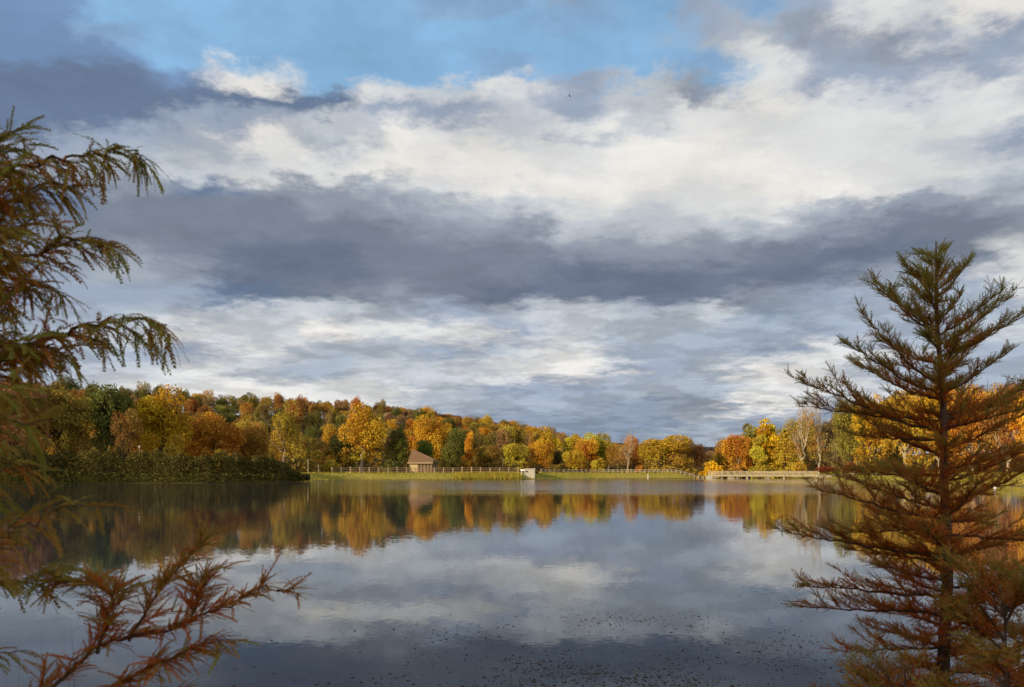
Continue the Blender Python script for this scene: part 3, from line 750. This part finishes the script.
def path():
    px = np.linspace(812, 1080, 40); d = np.interp(px, [812, 850, 905, 960, 1024, 1080], [226, 203, 168, 140, 124, 112])
    x = (px - 512) / F * d; c = np.stack([x, d], -1); t = np.gradient(c, axis=0); t /= np.linalg.norm(t, axis=1)[:, None]; nrm = np.stack([-t[:, 1], t[:, 0]], -1)
    rows = []
    for o in np.linspace(-1.6, 1.6, 5):
        P = c + nrm * o; rows.append(np.column_stack([P, Hf(P) + .05]))
    V = np.stack(rows, 1).reshape(-1, 3); i = np.arange(39)[:, None] * 5; j = np.arange(4)[None, :]
    f = np.stack([i + j, i + j + 1, i + 6 + j, i + 5 + j], -1).reshape(-1, 4)
    mb = MB(); mb.add(V, f[:, ::-1]); tag(mb.build('path', M_PATH, smooth=True), kind='structure')
path()

def post_thing(name, px, d, top_py, w, mat, label, cat, head=None, base=None):
    x = X_at(px, d); zg = H(x, d) if base is None else base; h = Z_at(top_py, d) - zg
    root = empty(name, (x, d, zg)); tag(root, label, cat)
    mb = MB(); mb.tube([(0, 0, -.2), (0, 0, h * .5), (0, 0, h)], [w / 2, w / 2, w / 2 * .9], 8); mb.add([(math.cos(a) * w * .45, math.sin(a) * w * .45, h) for a in np.linspace(0, 6.28, 9)[:-1]], [list(range(8))])
    mb.build('post', mat, root)
    if head:
        mb = MB(); s = head; mb.box((0, 0, h + s * .3), (s, s, s * .6)); mb.add([(-s*.62, -s*.62, h + s*.6), (s*.62, -s*.62, h + s*.6), (s*.62, s*.62, h + s*.6), (-s*.62, s*.62, h + s*.6), (0, 0, h + s)], [[0, 3, 2, 1]]); 
        mb.add([(-s*.62, -s*.62, h + s*.603), (s*.62, -s*.62, h + s*.603), (s*.62, s*.62, h + s*.603), (-s*.62, s*.62, h + s*.603), (0, 0, h + s)], [[0, 1, 4], [1, 2, 4], [2, 3, 4], [3, 0, 4]])
        mb.build('head', mat, root)
post_thing('bird_house', 139.5, 148, 447.5, .11, M_CONC, 'slim pale pole with a small box on top behind the hedge', 'pole', .38)
post_thing('marker_post', 308, 184, 460, .15, M_WOODPALE, 'taller pale post between the hedge end and the brown fence', 'post')
post_thing('marker_post', 318.5, 186, 464, .14, M_WOODPALE, 'shorter pale post just left of the brown fence', 'post')
post_thing('depth_gauge', 648, 218.5, 474, .24, M_WHITE, 'small white post at the waterline in front of the pale fence', 'post', base=-.2)
post_thing('depth_gauge', 995, 96, 484.5, .3, M_WHITE, 'white post standing in the water near the right edge', 'post', base=-.3)

# rocks under the left end of the footbridge
def rock_mesh(seed):
    r = np.random.default_rng(seed); mb = MB(); n, m = 9, 6
    v = []
    for i in range(m + 1):
        for j in range(n):
            th = math.pi * i / m; ph = 2 * math.pi * j / n; k = 1 + r.uniform(-.22, .22)
            v.append((math.sin(th) * math.cos(ph) * k, math.sin(th) * math.sin(ph) * k * .8, math.cos(th) * .6 * k))
    f = [[i * n + j, (i + 1) * n + j, (i + 1) * n + (j + 1) % n, i * n + (j + 1) % n] for i in range(m) for j in range(n)]
    mb.add(v, f); return mb.mesh('rock', M_ROCK)
RK = [rock_mesh(i) for i in range(3)]
for i, (px, py_, s, lb) in enumerate([(715, 222, .75, 'leftmost rock under the footbridge'), (722, 223, .5, 'small second rock from the left under the footbridge'), (731, 222, .85, 'largest rock under the footbridge, left of its first pier'),
                                 (738, 223, .6, 'rock close to the left side of the first bridge pier'), (768, 224, .8, 'lone rock between the two bridge piers'), (760, 226, .45, 'small rock right of the first bridge pier')]):
    o = link('rock', RK[i % 3]); o.location = (X_at(px, py_), py_, .1); o.scale = (s * 1.3, s, s * .8); o.rotation_euler = (0, 0, i * 1.3)
    tag(o, lb, 'rock', 'rocks under the footbridge')

# ------------------------------------------------------------------ two small people
def person(px, d, label, cloth, cap):
    x = X_at(px, d); zg = H(x, d)
    root = empty('person', (x, d, zg), R(200)); tag(root, label, 'person')
    J = dict(pel=(0, 0, .95), che=(0, .01, 1.32), neck=(0, 0, 1.48), head=(0, .02, 1.58), top=(0, .01, 1.72), lsh=(-.18, 0, 1.42), lel=(-.24, .03, 1.13), lha=(-.2, .12, .9),
             rsh=(.18, 0, 1.42), rel=(.25, .02, 1.13), rha=(.24, .12, .88), lhi=(-.09, 0, .9), lkn=(-.11, .04, .5), lan=(-.12, -.06, .08), lto=(-.13, .1, .04), rhi=(.09, 0, .9), rkn=(.11, .05, .5), ran=(.12, .12, .08), rto=(.13, .27, .04))
    names = list(J); E = [('pel','che'),('che','neck'),('neck','head'),('head','top'),('che','lsh'),('lsh','lel'),('lel','lha'),('che','rsh'),('rsh','rel'),('rel','rha'),('pel','lhi'),('lhi','lkn'),('lkn','lan'),('lan','lto'),('pel','rhi'),('rhi','rkn'),('rkn','ran'),('ran','rto')]
    rad = dict(pel=.15, che=.16, neck=.06, head=.095, top=.07, lsh=.07, lel=.05, lha=.035, rsh=.07, rel=.05, rha=.035, lhi=.1, lkn=.07, lan=.045, lto=.035, rhi=.1, rkn=.07, ran=.045, rto=.035)
    def grown(name, keys, mat, extra):
        kk = [k for k in names if k in keys]; me = bpy.data.meshes.new(name)
        me.from_pydata([J[k] for k in kk], [(kk.index(a), kk.index(b)) for a, b in E if a in kk and b in kk], []); me.materials.append(mat)
        o = link(name, me, root)
        md = o.modifiers.new('skin', 'SKIN'); lay = me.skin_vertices[0] if me.skin_vertices else None
        if lay is None:
            bpy.context.view_layer.objects.active = o; bpy.ops.mesh.customdata_skin_add(); lay = me.skin_vertices[0]
        for i, k in enumerate(kk):
            q = rad[k] + extra; lay.data[i].radius = (q, q); lay.data[i].use_root = (i == 0)
        sb = o.modifiers.new('sub', 'SUBSURF'); sb.levels = 1; sb.render_levels = 1
        return o
    grown('body', names, M_SKIN, 0)
    grown('jacket', ['pel','che','lsh','lel','lha','rsh','rel','rha'], cloth, .022)
    grown('trousers', ['pel','lhi','lkn','lan','rhi','rkn','ran'], M_GREYCLOTH, .016)
    mb = MB(); mb.tube([(0, .01, 1.66), (0, .01, 1.72), (0, .01, 1.77), (0, .01, 1.785)], [.115, .11, .07, .01], 10); mb.build('hat', cap, root, True)
person(608.5, 232, 'person in a white hat and dark jacket behind the pale fence', M_GREYCLOTH, M_WHITECLOTH)
person(855, 199, 'person in a white top on the path past the footbridge', M_WHITECLOTH, M_GREYCLOTH)

# bird
def bird():
    d = 90.0; x = X_at(569.5, d); z = Z_at(96, d)
    mb = MB(); mb.tube([(-.02, -.22, 0), (0, -.12, .0), (0, 0, 0), (0, .12, 0), (0, .24, .01)], [.01, .05, .07, .05, .005], 8)
    for s in (-1, 1):
        mb.add([(0, .07, .03), (0, -.06, .03), (s * .26, -.07, .12), (s * .26, .08, .12), (s * .5, -.14, .04), (0, .07, .015), (0, -.06, .015), (s * .26, -.07, .105), (s * .26, .08, .105)], [[0, 1, 2, 3], [5, 8, 7, 6]])
        mb.add([(s * .26, -.07, .12), (s * .26, .08, .12), (s * .52, -.12, .03)], [[0, 1, 2]])
    o = mb.build('bird', M_BIRD); o.location = (x, d, z); o.scale = (.7, .7, .7); o.rotation_euler = (R(10), R(8), R(70)); tag(o, 'tiny dark bird flying high against the clouds', 'bird')
bird()

# ------------------------------------------------------------------ floating leaf litter
def litter():
    n = 52000
    px = rng.uniform(150, 1000, n); py = rng.uniform(585, 720, n)
    d = EYE * F / (py - HY); x = (px - 512) / F * d
    # streaky drifts: a wavy field in lake coordinates
    fld = np.sin(x * 1.1 + .8 * np.sin(d * .9)) * np.sin(d * 1.7 + 1.3 * np.sin(x * .5)) + .7 * np.sin(x * 3.1 + d * 2.3) * np.sin(d * 3.9 - x) + rng.normal(0, .7, n)
    env = np.exp(-((px - 630) / 190) ** 2) * sstep((py - 588) / 55) + .25 * sstep((py - 640) / 40) * np.exp(-((px - 560) / 300) ** 2)
    k = (fld > .45) & (rng.random(n) < env * .9); x, d = x[k], d[k]; n = len(x)
    s = np.minimum(rng.gamma(1.5, .0045, n), .022) + .0035; a = rng.uniform(0, 6.28, n); m = 6
    v = np.zeros((n, m, 3))
    for j in range(m):
        r_ = s * rng.uniform(.5, 1.1, n) * (1.5 if j % 3 == 0 else .8); an = a + 2 * np.pi * j / m
        v[:, j, 0] = x + np.cos(an) * r_; v[:, j, 1] = d + np.sin(an) * r_; v[:, j, 2] = .004 + rng.uniform(0, .004, n)
    mb = MB(); mb.add(v.reshape(-1, 3), np.arange(m * n).reshape(-1, m), np.repeat(rng.uniform(0, 1, n) ** 1.5, m))
    tag(mb.build('floating_leaves', M_DEBRIS), 'bits of dead leaves and weed floating on the near water', 'floating leaves', kind='stuff')
litter()

def bank_grass():
    n = 260; x = rng.uniform(-2.2, -1.3, n); y = rng.uniform(2.4, 3.1, n); z = Hf(np.stack([x, y], -1))
    mb = MB()
    for i in range(n):
        h = rng.uniform(.6, 1.45) * (1.0 if rng.random() > .1 else 1.15); l = rng.normal(0, .12, 2); w = .004
        p = [(x[i], y[i], z[i]), (x[i] + l[0] * .3, y[i] + l[1] * .3, z[i] + h * .5), (x[i] + l[0], y[i] + l[1], z[i] + h)]
        a = rng.uniform(0, 3.1); q = np.array((math.cos(a) * w, math.sin(a) * w, 0)); P = np.array(p)
        mb.add([P[0] - q, P[0] + q, P[1] + q * .8, P[1] - q * .8], [[0, 1, 2, 3]], rng.uniform(0, 1)); mb.add([P[1] - q * .8, P[1] + q * .8, P[2]], [[0, 1, 2]], rng.uniform(0, 1))
    tag(mb.build('tall_grass', M_BLADE), 'thin grass blades on the bank at the lower left corner', 'grass', kind='stuff')
bank_grass()

# ------------------------------------------------------------------ cypress kit
def branchlets(mb, B, Dn, L, tone, droop, nodes, seed, needle=.15, spread=.45, wid=.018):
    """feathery twigs: a curved rachis with a needle on each side of every node (one quad each)"""
    r = np.random.default_rng(seed); n = len(B)
    D = Dn / (np.linalg.norm(Dn, axis=1)[:, None] + 1e-9)
    s = np.cross(D, np.array((0, 0, 1.)) + r.normal(0, .5, (n, 3))); s /= np.linalg.norm(s, axis=1)[:, None] + 1e-9
    Lc = L[:, None]; pos = [B]; tans = []
    cur = D.copy(); p = B.copy()
    for i in range(nodes):
        cur = cur + np.array((0, 0, -1.)) * (droop[:, None] / nodes); cur /= np.linalg.norm(cur, axis=1)[:, None]
        tans.append(cur.copy()); p = p + cur * Lc / nodes; pos.append(p)
    V = []; 
    for i in range(nodes):
        a, b = pos[i], pos[i + 1]; w = Lc * wid * .5 * (1 - .6 * i / nodes)
        V.append(np.stack([a - s * w, a + s * w, b + s * w * .8, b - s * w * .8], 1))
        taper = (1 - .5 * (i / nodes)) * (.6 + .4 * min(1, i * .7))
        for sg in (-1, 1):
            nd = tans[i] * (1 - spread) + s * sg * spread + r.normal(0, .10, (n, 3)); nd /= np.linalg.norm(nd, axis=1)[:, None]
            e = a + nd * Lc * needle * taper * 1.25; pr = np.cross(nd, np.cross(s, tans[i])); pr /= np.linalg.norm(pr, axis=1)[:, None] + 1e-9
            mid = a * .5 + e * .5; ww = Lc * wid * .75
            V.append(np.stack([a, mid + pr * ww, e, mid - pr * ww], 1))
    V = np.stack(V, 1); q = V.shape[1]
    mb.add(V.reshape(-1, 3), np.arange(n * q * 4).reshape(-1, 4), np.repeat(tone, q * 4))

def cubic(pts, m):
    pts = np.asarray(pts, float); n = len(pts); 
    P = np.vstack([2 * pts[0] - pts[1], pts, 2 * pts[-1] - pts[-2]]); out = []
    for i in range(n - 1):
        p0, p1, p2, p3 = P[i:i + 4]
        for t in np.linspace(0, 1, m, endpoint=False):
            out.append(.5 * ((2 * p1) + (-p0 + p2) * t + (2 * p0 - 5 * p1 + 4 * p2 - p3) * t * t + (-p0 + 3 * p1 - 3 * p2 + p3) * t ** 3))
    out.append(pts[-1]); return np.array(out)

def cypress_branch(root, origin, pts, r0, twig, ntw, bl, per_m, nodes, droop, lift, green, seed, spread=.45, start=.12, needle=.15, wid=.018, side_z=.15, twig_droop=0.0):
    """one bough: woody part 'branch' with its child 'foliage'"""
    r = np.random.default_rng(seed); o3 = np.array(origin)
    P = cubic(pts, 8); L = np.concatenate([[0], np.cumsum(np.linalg.norm(np.diff(P, axis=0), axis=1))]); tot = L[-1]
    P = P + np.stack([r.normal(0, .006, len(P)) for _ in range(3)], -1) * min(1, tot)
    mb = MB(); rad = r0 * (1 - .85 * L / tot); mb.tube(P - o3, rad, 6)
    T = np.gradient(P, axis=0); T /= np.linalg.norm(T, axis=1)[:, None]
    at = lambda s: (np.array([np.interp(s, L, P[:, k]) for k in range(3)]), np.array([np.interp(s, L, T[:, k]) for k in range(3)]))
    Bs, Ds, Ls, Ts = [], [], [], []
    def along(Q, prog, dens, g0):
        tw_t = r.normal(0, .16)
        l = np.concatenate([[0], np.cumsum(np.linalg.norm(np.diff(Q, axis=0), axis=1))]); m = max(3, int(l[-1] * dens))
        TT = np.gradient(Q, axis=0); TT /= np.linalg.norm(TT, axis=1)[:, None]
        ss = np.sort(r.uniform(0, l[-1], m)); ss[-1] = l[-1]
        p = np.stack([np.interp(ss, l, Q[:, k]) for k in range(3)], -1); t = np.stack([np.interp(ss, l, TT[:, k]) for k in range(3)], -1)
        sd = np.cross(t, (0, 0, 1.)); sd /= np.linalg.norm(sd, axis=1)[:, None] + 1e-6
        sg = np.where(np.arange(m) % 2, 1, -1)[:, None]
        d = t * .75 + sd * sg * r.uniform(.2, .9, (m, 1)) + r.normal(0, .30, (m, 3)) + np.array((0, 0, lift))
        f = ss / l[-1]
        Bs.append(p); Ds.append(d); Ls.append(bl * r.uniform(.55, 1.2, m) * (1 - .25 * f)); Ts.append(np.clip(g0 + (prog + (1 - prog) * f - .5) * .9 + r.normal(0, .2, m) + tw_t, 0, 1))
    for i in range(ntw):
        f = start + (1 - start) * (i + r.uniform(0, .8)) / ntw; p, t = at(f * tot)
        sd = np.cross(t, (0, 0, 1.)); sd /= np.linalg.norm(sd) + 1e-6; sg = 1 if i % 2 else -1
        d = t * r.uniform(.7, 1.1) + sd * sg * r.uniform(.5, 1.0) + np.array((0, 0, side_z)) + r.normal(0, .18, 3); d /= np.linalg.norm(d)
        l = twig * (1 - .6 * f) * r.uniform(.6, 1.2) ; Q = [p]
        for k in range(5):
            d = d + r.normal(0, .10, 3) + np.array((0, 0, -twig_droop * .2)); d /= np.linalg.norm(d); Q.append(Q[-1] + d * l / 5)
        Q = np.array(Q); mb.tube(Q - o3, np.linspace(max(r0 * .28 * (1 - .6 * f), .0012), .0008, 6), 4); along(Q, f, per_m, green)
    k0 = max(1, int(len(P) * start)); along(P[k0:], .3, per_m * .9, green)
    br = mb.build('branch', M_CYBARK, root, True)
    fb = MB(); B = np.vstack(Bs) - o3; D = np.vstack(Ds); LL = np.concatenate(Ls); TT = np.concatenate(Ts)
    branchlets(fb, B, D, LL, TT, droop * r.uniform(.4, 1.3, len(B)), nodes, seed + 1, needle, spread, wid)
    fb.build('foliage', M_NEEDLE, br)

# ---- right cypress, whole tree, about 5 m away
def right_cypress():
    d = 5.0
    q = lambda px, py, dd=0: np.array((X_at(px, d) , d + dd, Z_at(py, d)))
    tr = cubic([q(941, 760), q(944, 650), q(948, 560), q(944, 480), q(943, 400), q(937, 320), q(936, 241)], 8)
    zb = H(X_at(947, d), d); tr[0][2] = min(zb - .1, tr[0][2])
    org = np.array((tr[0][0], d, tr[0][2]))
    root = empty('bald_cypress', org); tag(root, 'whole young conifer with rusty boughs on the right, its trunk standing near the camera', 'tree', 'cypresses in the foreground')
    mb = MB(); hh = np.linspace(0, 1, len(tr)); mb.tube(tr - org, .041 * (1 - hh) ** .85 + .0035, 10); mb.build('trunk', M_CYBARK, root, True)
    zt = tr[:, 2]
    def trunk_at(py): z = Z_at(py, d); return np.array([np.interp(z, zt, tr[:, 0]), d, z])
    r = random.Random(3)
    env_py = [243, 262, 290, 330, 370, 400, 440, 480, 530, 580, 620, 660, 700]      # where the bough leaves the trunk
    env_w = [4, 10, 32, 62, 92, 112, 128, 142, 152, 148, 132, 118, 105]          # its reach in pixels at 5 m
    env_a = [50, 44, 38, 32, 26, 21, 16, 12, 10, 6, 1, -5, -8]
    boughs = []
    n = 68; 
    for i in range(n):
        t = i / (n - 1); py = 256 + (715 - 256) * t ** .92; az = i * 2.399 + r.uniform(-.3, .3)
        boughs.append((py, az, 1.0 * r.uniform(.5, 1.12), r.uniform(-13, 12)))
    for (py, az, k, da) in [(332, 3.14, 1.08, 4), (395, 3.2, 1.1, 4), (432, 3.05, 1.1, 3), (520, 3.25, 1.05, 2), (556, 3.1, 1.1, 0), (596, 3.14, 1.05, 0), (345, -.1, 1.1, 4), (420, .1, 1.1, 3), (290, 0, 1, 3), (292, 3.1, 1, 3), (648, 3.2, 1.05, 2)]:
        boughs.append((py, az, k, da))
    g_at = lambda py: np.interp(py, [240, 330, 420, 560, 700], [.92, .58, .28, .08, .06])
    for i, (py, az, k, da) in enumerate(boughs):
        w = np.interp(py, env_py, env_w) / F * d * k; a = R(np.interp(py, env_py, env_a) + da)
        if math.sin(az) < 0: w *= .85
        p0 = trunk_at(py); hz = np.array((math.cos(az), math.sin(az), 0))
        p1 = p0 + hz * w * .35 + np.array((0, 0, w * .35 * math.tan(a) * .75)); p2 = p0 + hz * w * .7 + np.array((0, 0, w * .7 * math.tan(a))); p3 = p0 + hz * w + np.array((0, 0, w * math.tan(a) * 1.05))
        g = np.interp(py, [240, 330, 420, 560, 700], [.92, .58, .28, .08, .06])
        if i % 3 == 0:      # short leafy shoots straight off the trunk
            az2 = az + 1.9; h2 = np.array((math.cos(az2), math.sin(az2), 0)); s0 = trunk_at(py + 3); s1 = s0 + h2 * r.uniform(.07, .2) + np.array((0, 0, r.uniform(.0, .12)))
            cypress_branch(root, org, [s0, s0 * .5 + s1 * .5 + np.array((0, 0, .015)), s1], .003, .07, 6, .08, 210, 6, .35, .3, g_at(py), 300 + i, spread=.34, start=.05, needle=.18, wid=.044, side_z=.4)
        cypress_branch(root, org, [p0, p1, p2, p3], .004 + .009 * w, .36 * min(w, .9) + .05, int(7 + 13 * w), .086, 175, 6, .30, .5 if py < 420 else .28, g, 100 + i, spread=.34, start=.05, needle=.18, wid=.038, side_z=.4)
right_cypress()

# ---- low bushy cypress in the lower right corner
def corner_cypress():
    for (px, d, top, seed, lab) in [(1005, 3.9, 585, 5, 'low bushy conifer with rust and olive boughs filling the lower right corner'), (905, 4.3, 655, 6, 'smallest bushy conifer below the trunk of the right cypress')]:
        x = X_at(px, d); zb = H(x, d); zt = Z_at(top, d)
        org = np.array((x, d, zb)); root = empty('bald_cypress', org); tag(root, lab, 'tree', 'cypresses in the foreground')
        mb = MB(); mb.tube([(0, 0, -.05), (.01, 0, (zt - zb) * .5), (0, 0, zt - zb - .05)], [.022, .013, .003], 8); mb.build('trunk', M_CYBARK, root, True)
        r = random.Random(seed)
        for i in range(38 if px > 950 else 22):
            t = r.uniform(.15, .95); p0 = org + (0, 0, t * (zt - zb)); az = i * 2.399; w = (.62 * (1.1 - t) + .12) * r.uniform(.7, 1.1); a = R(r.uniform(8, 35) + 20 * t)
            hz = np.array((math.cos(az), math.sin(az), 0))
            pts = [p0 + hz * w * f + np.array((0, 0, w * f * math.tan(a))) for f in (0, .35, .7, 1)]
            cypress_branch(root, org, pts, .008, .24, 12, .095, 140, 6, .3, .1, .34 if px > 950 else .28, seed * 100 + i, needle=.18, wid=.042)
corner_cypress()

# ---- left cypress: trunk outside the frame, boughs reaching in
def left_cypress():
    d = 1.9; q = lambda px, py, dd=0.0: np.array((X_at(px, d + dd), d + dd, Z_at(py, d + dd)))
    bx = X_at(-190, d); zb = H(bx, d); org = np.array((bx, d, zb))
    root = empty('bald_cypress', org); tag(root, 'nearest conifer whose dark rusty boughs reach in from the left edge', 'tree', 'cypresses in the foreground')
    mb = MB(); mb.tube([(0, 0, -.1), (.02, .02, 1.0), (0, .0, 2.2), (.03, 0, 3.6)], [.065, .055, .04, .006], 12); mb.build('trunk', M_CYBARK, root, True)
    tk = lambda py: np.array((bx, d, Z_at(py, d)))
    def B(pts, r0, twig, ntw, bl, dens, g, seed, droop=1.15, lift=.0, start=.25, sz=0.0, td=.6, spread=.3):
        cypress_branch(root, org, pts, r0, twig * 1.15, int(ntw * 1.3), bl * 1.25, dens * 2.3, 12, droop, lift, g, seed, spread=spread, start=start, needle=.15, wid=.029, side_z=sz, twig_droop=td)
    B([tk(230), q(-90, 190), q(-20, 150), q(25, 128)], .008, .10, 9, .085, 70, .4, 201, .6, .25)
    B([tk(225), q(-70, 190), q(20, 165), q(80, 155), q(128, 150), q(146, 160)], .009, .12, 16, .085, 58, .45, 292, 1.1, -.12, td=.75, sz=0)
    B([tk(300), q(-80, 230, -.1), q(0, 205, -.05), q(45, 185), q(70, 190)], .008, .14, 14, .085, 62, .3, 203, .9, .05)
    B([tk(330), q(-60, 290), q(15, 262), q(70, 240), q(115, 243)], .010, .13, 16, .085, 60, .35, 204, 1.0, .12)
    B([tk(360), q(-50, 310, .1), q(20, 285, .15), q(60, 290, .15)], .008, .13, 14, .085, 55, .3, 205, 1.0, .05)
    B([tk(350), q(-60, 250, .2), q(0, 240, .2), q(40, 215, .2)], .008, .14, 15, .085, 55, .25, 206, .9, .1)
    B([tk(430), q(-60, 385), q(20, 352), q(90, 325), q(140, 318), q(166, 326)], .012, .13, 18, .09, 62, .35, 297, 1.1, -.1, td=.75, sz=0)
    B([tk(440), q(-50, 390, -.15), q(0, 350, -.15), q(50, 345, -.1)], .010, .16, 15, .09, 60, .25, 208, .9, .05)
    # nearer, softer mass in the middle left
    B([tk(480), q(-90, 450, -.5), q(0, 430, -.6), q(50, 415, -.6)], .007, .10, 10, .08, 48, .45, 209, .8, .0)
    B([tk(520), q(-90, 500, -.5), q(-10, 470, -.6), q(40, 470, -.55)], .007, .09, 9, .08, 42, .4, 210, .8, .0)
    B([tk(470), q(-80, 420, .2), q(-10, 395, .2), q(40, 400, .2)], .007, .13, 10, .085, 50, .5, 211, 1.1, -.1)
    B([tk(600), q(-100, 570, -.45), q(-20, 545, -.5), q(40, 520, -.5), q(80, 500, -.5)], .007, .09, 9, .08, 46, .35, 212, .8, .0)
    B([tk(640), q(-90, 610), q(-20, 588), q(30, 578), q(62, 566)], .007, .10, 11, .08, 60, .55, 213, .8, .1)
    B([tk(680), q(-90, 665), q(-20, 655), q(15, 652)], .006, .09, 7, .07, 50, .3, 214, .8, .0)
    B([tk(620), q(-100, 590, -.3), q(-30, 560, -.4), q(20, 545, -.4)], .006, .10, 9, .08, 48, .2, 215, .8, .0)
    rr = random.Random(11)
    for i in range(11):      # inner boughs that thicken the left edge
        ty = 152 + i * 20; tx = rr.uniform(-5, 48); dd = rr.uniform(-.25, .35); g = rr.uniform(.1, .45)
        B([tk(ty + 85), q(-100, ty + 45, dd * .5), q(-40, ty + 14, dd), q(tx - 15, ty, dd), q(tx, ty + rr.uniform(-6, 10), dd)], .006, .13, 10, .08, 50, g, 230 + i, 1.0, rr.uniform(-.1, .15), start=.35)
    for i in range(6):      # softer ones, nearer
        ty = 385 + i * 27; tx = rr.uniform(-8, 42); dd = rr.uniform(-.7, -.2)
        B([tk(ty + 40), q(-100, ty + 22, dd * .5), q(-40, ty + 8, dd), q(tx, ty, dd)], .005, .10, 9, .075, 42, rr.uniform(.35, .7), 260 + i, 1.0, .0, start=.35)
    # the long low bough rising from the lower left corner
    B([tk(900), q(-40, 770), q(45, 692), q(105, 645), q(170, 628), q(225, 607), q(262, 588), q(290, 590)], .009, .10, 22, .062, 85, .05, 216, .55, .25, start=.42, sz=.25, td=.0)
    B([q(98, 652), q(110, 610), q(112, 595), q(85, 582), q(52, 582)], .005, .09, 14, .065, 95, .2, 217, .5, .15, start=.1, sz=.2)
    B([q(128, 640), q(160, 590), q(190, 555), q(215, 530)], .004, .08, 10, .06, 75, .25, 218, .3, .3, start=.1, sz=.2)
    B([q(45, 692), q(100, 690), q(150, 668), q(200, 645), q(228, 640)], .005, .08, 15, .06, 95, .08, 219, .6, .1, start=.3, sz=.1)
    B([q(190, 622), q(205, 580), q(212, 570)], .003, .07, 9, .06, 95, .12, 220, .5, .2, start=.1, sz=.2)
    B([q(100, 700), q(150, 700), q(185, 690)], .003, .06, 8, .06, 85, .1, 221, .5, .1, start=.1)
left_cypress()

# ------------------------------------------------------------------ camera and render settings
cam = bpy.data.cameras.new('camera'); co = bpy.data.objects.new('camera', cam); col.objects.link(co)
co.location = (0, 0, EYE); co.rotation_euler = (R(90), 0, 0)
cam.sensor_width = 36; cam.lens = F / 1024 * 36; cam.shift_y = (HY - 343.5) / 1024
cam.clip_end = 20000; cam.clip_start = .05
cam.dof.use_dof = True; cam.dof.focus_distance = 60; cam.dof.aperture_fstop = cam.lens / 4.0
scene.camera = co
scene.view_settings.view_transform = 'Standard'; scene.view_settings.look = 'None'; scene.view_settings.exposure = 0; scene.view_settings.gamma = 1
scene.render.engine = 'CYCLES'
cy = scene.cycles; cy.use_denoising = True; cy.max_bounces = 6; cy.diffuse_bounces = 3; cy.glossy_bounces = 3; cy.transmission_bounces = 3; cy.transparent_max_bounces = 4
cy.sample_clamp_indirect = 6; cy.caustics_reflective = False; cy.caustics_refractive = False
